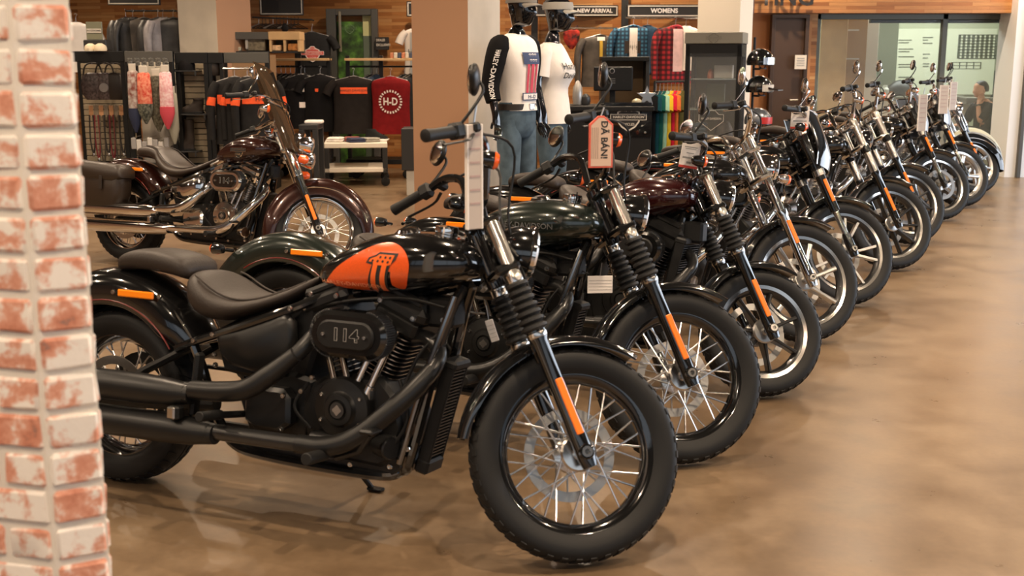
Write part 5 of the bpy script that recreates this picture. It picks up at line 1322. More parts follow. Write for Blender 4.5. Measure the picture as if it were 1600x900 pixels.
# --- glass display cabinet
def cabinet():
    Y = 12.4; e = at(1145, 230, Y); x0 = at(1066, 230, Y).x; ca = math.radians(-17)
    z1 = at(1066, 50, Y).z; w = .59; d = .50
    t = thing('display_cabinet', 'tall black glass cabinet with an etched shield on its door', 'cabinet', (x0 + .02, Y + .10, 0), ca)
    for x in (.025, w - .025):
        for y in (.025, d - .025): g = G(); g.box((x, y, z1/2), (.05, .05, z1), .004); g.obj('post', DARKM, t)
    g = G(); g.box((w/2, d/2, z1 - .06), (w + .02, d + .02, .12), .006); hd = g.obj('header', mat('grey_cabinet_header', rgb(128, 124, 112), .6), t)
    g = G(); g.box((w/2, d/2, z1 - .19), (w, d, .13), .004); g.obj('fascia', DARKM, t)
    q = [(w/2 + .09*x - 0, y) for x, y in ()]
    bar_and_shield('header_emblem', lambda x, y: (w/2 + x, -.012, z1 - .06 + y), .16, hd, mat('grey_emblem_print', rgb(96, 92, 82), .6), mat('grey_cabinet_header', (0, 0, 0)))
    g = G(); g.box((w/2, d/2, .30), (w, d, .60), .006); g.obj('plinth', DARKM, t)
    g = G(); g.box((w/2, d - .02, (z1 + .6)/2), (w - .08, .02, z1 - .8)); g.obj('back_panel', mat('olive_back_panel', rgb(70, 66, 50), .6), t)
    for z in (.62, 1.0, 1.32): g = G(); g.box((w/2, d/2, z), (w - .06, d - .06, .012)); g.obj('glass_shelf', mat('shelf_glass', (.75, .88, .82), .05, trans=.8), t)
    g = G(); g.box((w/2, .004, (z1 + .42)/2), (w - .09, .008, z1 - .86)); dr = g.obj('glass_door', mat('thin_clear_glass', (.95, .97, .96), .02, alpha=.05, spec=.5), t)
    g = G(); g.box((w - .004, d/2, (z1 + .42)/2), (.008, d - .09, z1 - .86)); g.obj('side_glass', MATS['thin_clear_glass'], t)
    # outlined shield on the door
    sh = [(-.13, .07), (-.08, .07), (-.04, .11), (.04, .11), (.08, .07), (.13, .07), (.13, .0), (.08, -.04), (0, -.10), (-.08, -.04), (-.13, 0)]
    g = G(); g.tube([Vector((w/2 + x, -.004, .88 + z)) for x, z in sh], .003, 6, closed=True); g.obj('etched_shield', PALEP, dr)
    lettering('etched_lettering', 'HARLEY-DAVIDSON', .030, lambda x, y: (w/2 + x, -.004, .905 + y), PALEP, dr, .01, .8)
    M4 = t.matrix_basis
    for i, (x, z, n, c) in enumerate(((.16, 1.006, 'black folded cap in the glass cabinet', (.02, .02, .02)), (.38, 1.326, 'pale box on the upper shelf of the glass cabinet', (.4, .38, .33)), (.30, 1.006, 'framed print on the middle shelf of the glass cabinet', (.06, .07, .04)), (.15, .626, 'stack of folded blue clothes at the bottom of the cabinet', (.03, .06, .09)), (.40, .626, 'dark leather bag at the bottom of the cabinet', (.02, .015, .012)), (.24, 1.326, 'small red and yellow ornament on the upper shelf of the cabinet', (.3, .08, .03)))):
        hh = (.09, .14, .26, .22, .26, .10)[i]; ww = (.16, .20, .20, .13, .22, .07)[i]; g = G()
        if i in (1, 2): g.box((0, 0, hh/2), (ww, .10 if i == 1 else .03, hh), .006)
        elif i == 3:
            for k in range(5): g.box((0, 0, hh*(k + .5)/5), (ww, .2, hh/5 - .002), .012)
        else: g.loft([[(ww/2*r*math.cos(2*PI*j/14), .09*r*math.sin(2*PI*j/14), z_*hh) for j in range(14)] for z_, r in ((0, .95), (.2, 1), (.6, .9), (.9, .55), (1, .1))])
        o = g.obj(('cap', 'box', 'framed_print', 'folded_clothes', 'bag', 'ornament')[i], mat('cabinet_goods_%d' % i, c, .5)); o.matrix_world = Matrix.Translation((x0 + .02, Y + .10, 0)) @ Matrix.Rotation(ca, 4, 'Z') @ Matrix.Translation((x, .27, z))
        tag(o, n, 'merchandise')
cabinet()

# --- helmets on a stand, dark door, notice
def helmets():
    Y = 12.35; p = at(1188, 95, Y)
    t = thing('helmet_stand', 'black metal helmet stand beside the off-white column', 'stand', (p.x, Y, 0)); top = at(1190, 58, Y).z
    g = G(); g.tube([(-.05, .08, 0), (-.05, .08, top)], .014, 8); g.obj('pole', DARKM, t); g = G(); g.box((0, .05, .02), (.34, .4, .04), .006); g.obj('base', DARKM, t)
    for v in (108, 150, 200):
        z = at(1190, v, Y).z; g = G(); g.tube([(-.05, .08, z), (0, 0, z), (.0, -.02, z + .02)], .01, 8); g.lathe([(.07, 0), (.07, .012)], (0, 0, z), (0, 0, 1), 16, caps=True); g.obj('arm', DARKM, t)
    for i, (v, lab, m, visor) in enumerate(((108, 'glossy black open helmet on the top arm of the stand', GLOSS, GLASSL), (150, 'black peaked helmet on the middle arm of the stand', GLOSS, PALEP), (200, 'silver-grey and red helmet on the lowest arm of the stand', SILVT, mat('red_helmet_stripe', rgb(200, 50, 44), .3, coat=.6)))):
        z = at(1190, v, Y).z + .014; h = thing('helmet', lab, 'helmet', (p.x, Y, z), math.radians(-35), 'helmets on the stand'); g = G(); R_ = .135
        rows = []
        for k in range(11):
            a = lerp(-.25, PI/2, k/10); rows.append([(R_*1.10*math.cos(a)*math.cos(2*PI*j/26), R_*.92*math.cos(a)*math.sin(2*PI*j/26), .06 + R_*1.05*math.sin(a)) for j in range(26)])
        g.loft(rows); g.obj('shell', m, h, 70)
        g = G(); g.loft([[(R_*1.14*math.cos(a), R_*.97*math.sin(a), z_) for a in [lerp(-1.0, 1.0, j/14) for j in range(15)]] for z_ in (.035, .06, .085, .105)], caps=False, closed=False); g.obj('visor' if i == 0 else 'shell_band', visor, h, 70)
        if i == 1: g = G(); g.prism([(.12, .06), (.24, .045), (.24, .055), (.12, .085)], -.07, .07, .004); g.obj('peak', GLOSS, h)
        for s in (-1, 1): g = G(); g.tube([(.03, s*.10, .04), (.02, s*.06, -.008), (0, 0, -.006)], .006, 6); g.obj('chin_strap', LEATHER, h)
    return
helmets()
def dark_door():
    Y = 15.45; x0, x1, z0, z1 = R4(1211, 28, 1256, 90, Y); t = struct(thing('door_2', None, None, ((x0 + x1)/2, Y, 0))); w = x1 - x0
    g = G(); g.box((0, .04, z1/2), (w, .05, z1), .006); g.obj('door_leaf', mat('dark_brown_door', rgb(74, 52, 36), .5), t)
    for s in (-1, 1): g = G(); g.box((s*(w/2 + .02), .02, z1/2), (.05, .12, z1), .004); g.obj('door_frame', mat('brown_door_frame', rgb(60, 42, 30), .5), t)
    g = G(); g.box((0, .02, z1 + .02), (w + .09, .12, .05), .004); g.obj('door_frame', MATS['brown_door_frame'], t)
    g = G(); g.tube([(.13, 0, 1.0), (.13, -.05, 1.0), (.03, -.05, 1.0)], .012, 8); g.obj('door_handle', STEEL, t)
    x0, x1, z0, z1 = R4(1242, 86, 1259, 108, Y - .06); g = G(); g.box((0, 0, 0), (x1 - x0, .006, z1 - z0)); o = g.obj('paper_notice', OFFW); o.location = ((x0 + x1)/2, Y - .075, (z0 + z1)/2); tag(o, 'small pale paper notice on the dark brown door', 'notice')
    for k in range(4): g = G(); g.box((0, -.005, .05 - k*.03), (x1 - x0 - .05, .003, .007)); g.obj('text_line', PRINTG, o)
dark_door()
g = G(); x0, x1, z0, z1 = R4(1176, 26, 1262, 40, 15.6); g.box(((x0 + x1)/2, 15.62, 1.25), (x1 - x0 + .1, .10, 2.5)); struct(g.obj('wall_passage', mat('ochre_paint', rgb(176, 122, 78), .7)))
# --- glazed office
def office():
    Y = 15.75; XL = at(1270, 100, Y).x; XR = at(1588, 100, Y).x; zt = at(1270, 22, Y).z
    g = G(); g.box(((at(1178, 10, 15.4).x + 10)/2, 15.42 + .2, (zt + 3.7)/2), (10 - at(1178, 10, 15.4).x, .5, 3.7 - zt)); struct(g.obj('trim_1', WOOD))
    o = bpy.data.objects['trim_1']
    xs = at(1256, 90, Y).x; g = G(); g.box(((xs + XL)/2, Y, zt/2), (XL - xs, .3, zt)); struct(g.obj('trim_2', WOOD))
    FRM = mat('grey_green_window_frame', rgb(96, 98, 90), .5)
    t = struct(thing('window_1', None, None, (0, Y, 0)))
    xm = at(1471, 100, Y).x
    for nm, x in (('mullion', XL + .035), ('mullion', xm), ('mullion', XR - .035)): g = G(); g.box((x, 0, zt/2), (.07, .09, zt), .004); g.obj(nm, FRM, t)
    g = G(); g.box(((XL + XR)/2, 0, zt - .035), (XR - XL, .09, .07), .004); g.obj('window_head', FRM, t)
    g = G(); g.box(((XL + XR)/2, 0, .05), (XR - XL, .09, .10), .004); g.obj('window_sill', FRM, t)
    PANE = mat('office_pane_glass', (.86, .94, .90), .015, alpha=.05, spec=.5)
    for a, b in ((XL + .07, xm - .035), (xm + .035, XR - .07)): g = G(); g.box(((a + b)/2, 0, zt/2 + .01), (b - a, .012, zt - .18)); g.obj('pane', PANE, t)
    # room behind the glass
    YB = 18.6; GW = mat('grey_green_office_wall', rgb(172, 176, 152), .7)
    slab('wall_office_back', (8.5, YB + .06, 1.4), (11, .12, 2.8), GW); slab('wall_office_left', (XL - .05, (Y + YB)/2 + .1, 1.4), (.1, YB - Y, 2.8), OFFW); slab('wall_office_right', (XR + 1.7, (Y + YB)/2 + .1, 1.4), (.1, YB - Y, 2.8), GW)
    slab('ceiling_office', (7.5, (Y + YB)/2 + .2, 2.85), (8, YB - Y - .2, .08), OFFW)
    # warm wooden blind and pillar at the left, dark band of a window behind
    def bd(name, label, cat, r, Yy, m, th=.03): x0, x1, z0, z1 = R4(*r, Yy); g = G(); g.box(((x0 + x1)/2, Yy, (z0 + z1)/2), (x1 - x0, th, z1 - z0), .004); o = g.obj(name, m); tag(o, label, cat); return o
    o = bd('wood_screen', 'pale wooden screen inside the office behind the left pane', 'screen', (1284, 28, 1312, 268), 16.9, mat('pale_oak', rgb(206, 168, 116), .6, var=.06, vscale=5), .04)
    o = bd('glass_partition', 'tan glazed partition with thin rails inside the office', 'partition', (1314, 28, 1342, 268), 17.1, mat('tan_partition', rgb(170, 132, 88), .5), .04)
    for v in (47, 92, 135): p = at(1328, v, 17.06); g = G(); g.box((p.x, 17.06, p.z), (.26, .02, .02)); g.obj('rail', PALEP, o)
    bd('white_pillar', 'narrow white pillar inside the office', 'pillar', (1343, 28, 1357, 268), 17.2, OFFW, .2)
    bd('dark_window', 'dark grey-green window panel at the back of the office', 'window panel', (1358, 32, 1397, 152), 18.57, mat('dark_glass_panel', rgb(106, 108, 92), .25), .04)
    wb = bd('whiteboard', 'wide pale whiteboard with handwriting and a grid chart in the office', 'whiteboard', (1399, 45, 1550, 148), 18.58, mat('whiteboard_face', rgb(204, 208, 186), .4), .03)
    MARK = mat('marker_ink', rgb(84, 88, 72), .7); rnd = random.Random(5)
    def mk(u0, v0, u1, v1, th=None):
        x0, x1, z0, z1 = R4(u0, v0, u1, v1, 18.56); g = G(); g.box(((x0 + x1)/2, 18.562, (z0 + z1)/2), (x1 - x0, .006, z1 - z0)); g.obj('written_mark', MARK, wb)
    for v in (62, 66, 76, 80, 88, 100, 104, 120):
        mk(1404, v, 1404 + rnd.randint(12, 24), v + 1.3)
    for v in (58, 62, 67, 84, 90, 99, 103): mk(1442, v, 1442 + rnd.randint(8, 16), v + 1.3)
    for k in range(9): mk(1498, 54 + k*4.6, 1556, 55.2 + k*4.6)
    for k in range(9): mk(1498 + k*7.2, 54, 1499.2 + k*7.2, 91.5)
    for k in range(3): mk(1488, 97 + k*5, 1532, 97.7 + k*5)
    for k in range(5): mk(1488 + k*11, 97, 1488.8 + k*11, 107.5)
    bx0, bx1, bz0, bz1 = R4(1360, 29, 1584, 36, Y + .08); g = G(); g.box(((bx0 + bx1)/2, .09, (bz0 + bz1)/2), (bx1 - bx0, .08, bz1 - bz0), .004); g.obj('rolled_blind', DGREY, t)
    o = bd('low_cupboard', 'long pale low cupboard along the back of the office', 'cupboard', (1345, 156, 1500, 262), 17.6, OFFW, .45)
    x0, x1, z0, z1 = R4(1345, 152, 1500, 156, 17.5); g = G(); g.box(((x0 + x1)/2, 17.6, z1), (x1 - x0 + .05, .5, .04), .004); g.obj('cupboard_top', mat('grey_worktop', rgb(120, 118, 104), .5), o)
    bd('desk', 'dark grey desk edge beside the seated person', 'desk', (1500, 152, 1545, 162), 17.3, mat('grey_desk', rgb(110, 106, 96), .5), .5)
    po = bd('poster', 'black poster with a red figure and white letters beside the seated person', 'poster', (1551, 110, 1577, 160), 18.585, SIGNB, .02)
    p = at(1572, 121, 18.57); g = G(); g.ell((p.x, 18.572, p.z), (.08, .006, .06), 14, 8); g.obj('red_figure', mat('poster_red', rgb(176, 84, 70), .6), po)
    for s, v, z in (('LANG', 137, .075),): p = at(1566, v, 18.57); lettering('poster_lettering', s, z, lambda x, y, p=p: (p.x + x, 18.572, p.z + y), PALEP, po, .02, .9)
    for v in (143, 147, 153): p = at(1566, v, 18.57); g = G(); g.box((p.x, 18.573, p.z), (.14, .004, .012)); g.obj('text_line', PALEP if v == 153 else PRINTG, po)
    # seated person and chair
    P = at(1534, 200, 16.5); seat_z = .40
    ch = thing('office_chair', 'dark chair with a pale metal frame under the seated person', 'chair', (P.x + .02, 16.5, 0), math.radians(195))
    g = G(); g.box((0, 0, seat_z - .03), (.46, .44, .06), .02); g.obj('seat', CHARF, ch); g = G(); g.box((-.26, 0, .72), (.05, .44, .46), .02, Matrix.Rotation(-.25, 3, 'Y')); g.obj('backrest', CHARF, ch)
    for s in (-1, 1):
        g = G(); g.tube([(.20, s*.22, 0), (.18, s*.22, seat_z - .05), (-.16, s*.23, seat_z - .04), (-.33, s*.23, .92)], .014, 8, k=3); g.obj('leg', PALEP, ch); g = G(); g.tube([(-.24, s*.21, 0), (-.12, s*.21, seat_z - .05)], .014, 8); g.obj('leg', PALEP, ch)
    pr = thing('person', 'seated person in a black shirt resting cheek on hand behind the office glass', 'person', (P.x + .0, 16.5, seat_z), math.radians(195))
    V = [Vector(v) for v in ((-.05, 0, .10), (-.06, 0, .26), (-.03, 0, .42), (0, 0, .52), (.03, 0, .57), (.05, 0, .62))]
    E = [(i, i + 1) for i in range(5)]; Rr = [(.13, .15), (.12, .15), (.12, .16), (.09, .12), (.05, .05), (.045, .045)]
    i = len(V); V += [Vector((.01, .17, .46)), Vector((.20, .20, .26)), Vector((.16, .10, .50))]; E += [(3, i), (i, i + 1), (i + 1, i + 2)]; Rr += [.055, .042, .030]; hand_chain(V, E, Rr, i + 2, V[i + 2], (-.35, -.25, .9), 1, (.8, -.3, .3), .9)
    i = len(V); V += [Vector((.01, -.17, .46)), Vector((.12, -.22, .22)), Vector((.32, -.12, .20))]; E += [(3, i), (i, i + 1), (i + 1, i + 2)]; Rr += [.055, .042, .030]; hand_chain(V, E, Rr, i + 2, V[i + 2], (1, .3, 0), 1, (0, 1, 0), .5)
    for s in (-1, 1): i = len(V); V += [Vector((.05, s*.10, .09)), Vector((.44, s*.12, .10)), Vector((.42, s*.12, -.30)), Vector((.52, s*.13, -.36))]; E += [(0, i), (i, i + 1), (i + 1, i + 2), (i + 2, i + 3)]; Rr += [.085, .062, .042, .034]
    SKIN = mat('skin', rgb(206, 150, 118), .55, var=.05)
    link('body', skin([tuple(v) for v in V], E, Rr, 'body'), SKIN, pr)
    g = G(); head_mesh(g, Vector((.07, 0, .70)), .95); hd = g.obj('head', SKIN, pr, 70)
    g = G(); rows = []
    for k in range(8):
        a = lerp(-.35, PI/2, k/7); rows.append([Vector((.058 + .110*math.cos(a)*math.cos(th) - (.060 if a < .25 and math.cos(th) > .25 else 0), .094*math.cos(a)*math.sin(th), .718 + .116*math.sin(a))) for th in [2*PI*j/24 for j in range(24)]])
    g.loft(rows); g.obj('hair', mat('black_hair', (.012, .010, .010), .5, bump=.5, bscale=80), pr, 70)
    g = G(); g.loft([[(ox + hx*math.cos(2*PI*j/24), hy*math.sin(2*PI*j/24), z) for j in range(24)] for z, hx, hy, ox in smooth_tb([(.06, .17, .19, -.04), (.20, .155, .18, -.055), (.34, .15, .185, -.045), (.46, .135, .20, -.01), (.52, .10, .15, .0), (.555, .065, .08, .015)], 3)]); g.obj('black_shirt', BLACKF, pr, 70)
    for s, el in ((1, (.17, .195, .29)), (-1, (.10, -.215, .26))): g = G(); g.tube([(.0, s*.155, .475), ((el[0])*.5, s*.19, .39), el], [.078, .072, .062], 14, k=4); g.obj('shirt_sleeve', BLACKF, pr, 70)
    for s in (-1, 1): g = G(); g.tube([(-.06, s*.09, .085), (.20, s*.11, .10), (.44, s*.12, .10), (.425, s*.12, -.08), (.42, s*.12, -.30)], [.10, .095, .078, .062, .058], 14, k=3); g.obj('trouser_leg', CHARF, pr, 70)
    g = G(); g.lathe([(.036, -.012), (.040, 0), (.036, .012)], V[8] - (V[8] - V[7])*.06, V[8] - V[7], 14); g.obj('wrist_watch', MATTE, pr)
    # objects on the cupboard
    for k, (u, lab, c) in enumerate(((1405, 'dark rounded bag lying on the office cupboard', (.02, .018, .016)), (1382, 'small glass jar on the office cupboard', (.5, .5, .45)))):
        p = at(u, 152, 17.6); g = G(); w = (.24, .05)[k]; g.loft([[(w*r*math.cos(2*PI*j/16), .12*r*math.sin(2*PI*j/16), z) for j in range(16)] for z, r in (((0, .9), (.05, 1), (.14, .8), (.22, .35), (.24, .05)) if k == 0 else ((0, .9), (.02, 1), (.10, 1), (.13, .6), (.16, .55)))]); o = g.obj(('bag', 'jar')[k], mat('office_goods_%d' % k, c, .4)); o.location = (p.x, 17.6, p.z + .02); tag(o, lab, ('bag', 'jar')[k])
office()
area('office_ceiling_panel', (6.2, 17.3, 2.75), (6.2, 17.3, 0), 2.4, .9, 95, (.93, 1, .90))
# white pier and side wall at the right end, lit by the entrance
g = G(); x0 = at(1578, 90, 15.3).x; g.box((x0 + .32, 15.45, 1.85), (.64, .55, 3.7)); struct(g.obj('wall_pier', WHITEW))
g = G(); g.box((x0 + .16, 15.14, 1.1), (.05, .06, 2.2), .004); struct(g.obj('trim_3', MGREY))
g = G(); g.box((x0 + 2.4, 15.5, 1.85), (3.6, .2, 3.7)); struct(g.obj('wall_far_right', WHITEW))
# ---------------------------------------------------------------- left part of the shop: gondolas, racks, tables
def gondola(label, u0, u1, vt, Y, back, slats=0, header=None, post=.05, depth=.45):
    """open-fronted shop shelf: posts, header, base and a back panel of slats"""
    x0, x1, z0, z1 = R4(u0, vt, u1, vt + 14, Y); w = x1 - x0; t = thing('shop_gondola', label, 'shelving', (x0, Y, 0))
    for x in (post/2, w - post/2): g = G(); g.box((x, .03, z1/2), (post, .06, z1), .004); g.obj('post', DARKM, t)
    g = G(); g.box((w/2, .03, z1 - .06), (w, .07, .12), .004); g.obj('header', header or DARKM, t)
    g = G(); g.box((w/2, depth/2, .16), (w, depth, .32), .004); g.obj('base', DARKM, t)
    if slats:
        n = int((z1 - .44)/.068)
        me = None
        for k in range(n):
            if me is None: g = G(); g.box((w/2, 0, 0), (w - 2*post, .018, .060), .004); me = g.mesh('slat')
            s = link('slat', me, back, t); s.location = (0, depth - .02, .36 + k*.068)
        g = G(); g.box((w/2, depth + .005, z1/2 + .1), (w, .012, z1 - .3)); g.obj('backing', DARKM, t)
    else: g = G(); g.box((w/2, depth, z1/2 + .1), (w - .02, .02, z1 - .25)); g.obj('back_panel', back, t)
    return t, x0, x1, z1
GY = 13.4
DTAN = mat('dim_tan_board', rgb(140, 108, 76), .7)
PEG = mat('white_pegboard', rgb(205, 198, 184), .7)
gondola('dark shelf unit holding hanging bags and necklaces, next to the brick column', 96, 194, 80, GY, SLATM, 1)
gondola('grey shelf unit with a white pegboard holding bandanas', 194, 270, 80, GY - .1, PEG, 0, MGREY)
gondola('black shelf unit of slatted boards carrying a cap and boots', 272, 324, 82, GY, SLATM, 1, None, .05, .2)
gondola('narrow black shelf unit with a pale slatted back between boots and jackets', 324, 348, 82, GY, SLATM, 1, None, .04, .2)
gondola('grey shelf unit behind the orange-banded jackets', 346, 420, 82, GY + .2, DTAN, 0, MGREY)
def bandana(label, u, v0, v1, w, m, Y, tip=None):
    p = at(u, v0, Y); h = p.z - at(u, v1, Y).z; t = thing('bandana', label, 'bandana', (p.x, Y, p.z), 0, 'bandanas on the pegboard')
    lv = [(0, w*.30, .02), (-.02, w*.42, .035), (-h*.35, w*.48, .04), (-h*.72, w*.50, .04), (-h*.88, w*.30, .03), (-h, .012, .012)]
    g = G(); g.loft([[(hw*math.cos(2*PI*j/18), dd*math.sin(2*PI*j/18)*(1 + .15*math.sin(j*2.0)), z) for j in range(18)] for z, hw, dd in lv]); g.obj('cloth', m, t, 60)
    g = G(); g.box((0, -.01, .035), (w*.55, .02, .08), .004); g.obj('hang_card', PALEP, t)
    if tip:
        g = G(); g.loft([[(hw*1.06*math.cos(2*PI*j/18), dd*1.2*math.sin(2*PI*j/18), z) for j in range(18)] for z, hw, dd in ((-h*.62, w*.49, .04), (-h*.74, w*.50, .04), (-h*.89, w*.31, .03), (-h*1.02, .012, .012))]); g.obj('border', tip, t, 60)
    g = G(); g.tube([(0, .30, .09), (0, -.02, .09)], .005, 6); g.obj('peg', STEEL, t)
    return t
BY = GY - .2
PATR = mat('red_patterned_cloth', rgb(198, 60, 44), .8, var=.4, vscale=30, col2=rgb(222, 150, 120)); PATP = mat('pink_patterned_cloth', rgb(214, 150, 156), .8, var=.4, vscale=34, col2=rgb(232, 206, 206)); PATG = mat('dark_green_patterned_cloth', rgb(40, 44, 36), .8, var=.4, vscale=40, col2=rgb(110, 112, 98)); PATW = mat('mixed_patterned_cloth', rgb(120, 60, 50), .8, var=.5, vscale=18, col2=rgb(190, 184, 176))
bandana('mixed red, white and navy bandana at the left of the pegboard', 207, 110, 205, .14, PATW, BY, mat('navy_cloth', rgb(36, 44, 70), .8))
bandana('bright red patterned bandana on the pegboard', 224, 113, 192, .17, PATR, BY - .03, PATG)
bandana('dark green patterned bandana on the pegboard', 244, 118, 206, .17, mat('dark_olive_cloth', rgb(58, 54, 42), .8, var=.5, vscale=40, col2=rgb(110, 108, 92)), BY + .03)
bandana('pink patterned bandana on the pegboard', 258, 112, 200, .16, PATP, BY - .05, mat('red_pink_cloth', rgb(198, 70, 84), .8))
bandana('pale grey bandana at the right end of the pegboard', 269, 145, 225, .12, mat('grey_cloth', rgb(150, 148, 134), .8), BY + .02)
for i in range(7):      # packets along the pegboard foot and top
    u = 209 + i*8.5; v = 224 + (i % 3)*3; p = at(u, v, BY); g = G(); g.box((0, 0, 0), (.055, .02, .13), .006); o = g.obj('packet', mat('silver_packet_%d' % (i % 2), rgb(*((150, 148, 146), (205, 202, 196))[i % 2]), .4)); o.location = (p.x, BY, p.z)
    g = G(); g.tube([(0, .25, .07), (0, -.01, .07)], .004, 6); g.obj('peg', STEEL, o)
    tag(o, 'silver-grey packet at the foot of the bandana pegboard, %s of seven from the left' % ORD[i], 'packet', 'packets below the bandanas')
for i in range(6):
    p = at(203 + i*11, 97, BY + .1); g = G(); g.box((0, 0, 0), (.06, .02, .09), .006); o = g.obj('packet', mat('checked_packet', rgb(92, 90, 84), .5, var=.6, vscale=60)); o.location = (p.x, BY + .1, p.z)
    g = G(); g.tube([(0, .25, .05), (0, -.01, .05)], .004, 6); g.obj('peg', STEEL, o)
    tag(o, 'grey packet along the top of the bandana pegboard, %s of six from the left' % ORD[i], 'packet', 'packets above the bandanas')
# shoulder bags, packs and necklaces on the first unit
BAGM = mat('dark_bag_leather', rgb(44, 32, 32), .5, var=.5, vscale=40, col2=rgb(92, 80, 80))
for i, (u, lab) in enumerate(((134, 'dark red woven shoulder bag nearest the brick column'), (153, 'black round shoulder bag with a pale crest between two bags'), (168, 'plain dark shoulder bag beside the shelf post'))):
    p = at(u, 100, GY); t = thing('shoulder_bag', lab, 'bag', (p.x, GY + .2, p.z), 0, 'shoulder bags on the first unit'); g = G()
    g.loft([[(hw*math.cos(2*PI*j/18), dd*math.sin(2*PI*j/18), z) for j in range(18)] for z, hw, dd in ((-.10, .06, .03), (-.13, .12, .05), (-.24, .15, .06), (-.34, .14, .06), (-.41, .09, .04))]); g.obj('bag_body', BAGM if i != 2 else LEATHER, t, 60)
    g = G(); g.tube([(-.12, 0, -.16), (-.08, .0, -.02), (0, .03, .01), (.08, 0, -.02), (.12, 0, -.16)], .010, 8, k=4); g.obj('strap', LEATHER, t); g = G(); g.tube([(0, .26, .0), (0, 0, .0)], .006, 6); g.obj('peg', STEEL, t)
    if i == 1: g = G(); g.lathe([(.055, 0), (.05, .008), (.02, .010)], (0, -.06, -.27), (0, -1, 0), 18, caps=True); g.obj('crest', mat('pewter_crest', rgb(140, 136, 136), .5), t)
for i in range(7):
    u = 131 + i*8; p = at(u, 166, GY); t = thing('necklace', 'dark cord necklace on a card, %s of seven from the brick column' % ORD[i], 'necklace', (p.x, GY + .22, p.z), 0, 'necklaces on cards'); g = G(); g.box((0, 0, -.06), (.05, .004, .12), .001); g.obj('card', mat('kraft_card_%d' % (i % 2), rgb(*((176, 130, 92), (120, 108, 92))[i % 2]), .7), t)
    g = G(); hgt = .45 + .06*(i % 3); g.tube([(-.02, -.006, -.11), (-.028, -.008, -.11 - hgt*.6), (0, -.01, -.11 - hgt), (.028, -.008, -.11 - hgt*.6), (.02, -.006, -.11)], .009, 6, k=4); g.obj('cord', mat('cord_%d' % (i % 3), rgb(*((40, 34, 32), (110, 30, 36), (70, 62, 52))[i % 3]), .6), t)
    g = G(); g.ell((0, -.014, -.12 - hgt), (.018, .008, .024), 10, 8); g.obj('pendant', STEEL, t); g = G(); g.tube([(0, .26, -.005), (0, -.01, -.005)], .004, 6); g.obj('peg', STEEL, t)
# cap and boots on the slatted unit
def shelf_arm(u, v, w=.30):
    p = at(u, v, GY); t = thing('shelf_bracket', 'small dark shelf on the slatted boards below the %s' % {110: 'cap', 178: 'low shoe', 236: 'tall boot'}[v], 'shelf', (p.x, GY + .07, p.z)); g = G(); g.box((0, 0, -.008), (w, .22, .016), .003); g.obj('plate', DGREY, t); g = G(); g.box((w/2 - .02, -.12, -.03), (.016, .014, .06)); g.obj('lip', DGREY, t); return (p.x, GY + .06, p.z)
x, y, z = shelf_arm(289, 110); t = thing('cap', 'dark peaked cap on the slatted boards', 'cap', (x, y, z)); g = G(); g.loft([[(.10*r*math.cos(2*PI*j/18), .10*r*math.sin(2*PI*j/18), h) for j in range(18)] for h, r in ((0, 1), (.06, 1.02), (.11, .8), (.14, .3), (.142, .03))]); g.obj('crown', BLACKF, t, 60); g = G(); g.prism([(-.08, .0), (-.20, -.002), (-.20, .006), (-.08, .02)], -.08, .08, .003); g.obj('peak', BLACKF, t)
def boot(label, loc, h, flip=-1):
    t = thing('boot' if h > .2 else 'shoe', label, 'boot' if h > .2 else 'shoe', loc); s = flip; g = G()
    g.loft([[(s*(ox + hx*math.cos(2*PI*j/18)), hy*math.sin(2*PI*j/18), z) for j in range(18)] for z, hx, hy, ox in smooth_tb([(.02, .14, .05, .05), (.05, .14, .05, .05), (.08, .11, .048, .02), (.11, .075, .045, -.02), (.15, .062, .045, -.035), (h*.8 + .05, .062, .05, -.035), (h, .064, .052, -.035)], 3)]); g.obj('upper', LEATHER, t, 60)
    g = G(); g.prism([(s*-.09, 0), (s*.19, 0), (s*.195, .02), (s*-.09, .025)], -.05, .05, .004); g.obj('sole', RUBBER, t); g = G(); g.tube([(s*.06, -.035, .09), (s*.03, 0, .115), (s*.06, .035, .09)], .006, 6); g.obj('strap', BLACKF, t)
boot('dark low shoe on the slatted boards', shelf_arm(304, 178), .16); boot('tall black boot on the slatted boards', shelf_arm(290, 236), .36)
for i, v in enumerate((104, 165, 188)):
    p = at(334, v + 14, GY + .08); g = G(); g.loft([[(.10*r*math.cos(2*PI*j/14), .08*r*math.sin(2*PI*j/14), h) for j in range(14)] for h, r in ((0, .8), (.05, 1), (.15, .9), (.22, .4), (.24, .05))]); o = g.obj('glove', LEATHER, None, 60); o.location = (p.x, GY + .08, p.z); tag(o, 'black leather glove on the narrow slatted unit, %s of three' % ('topmost', 'middle', 'lowest')[i], 'glove', 'gloves on the narrow unit'); g = G(); g.tube([(0, .10, .20), (0, 0, .20)], .005, 6); g.obj('peg', STEEL, o)
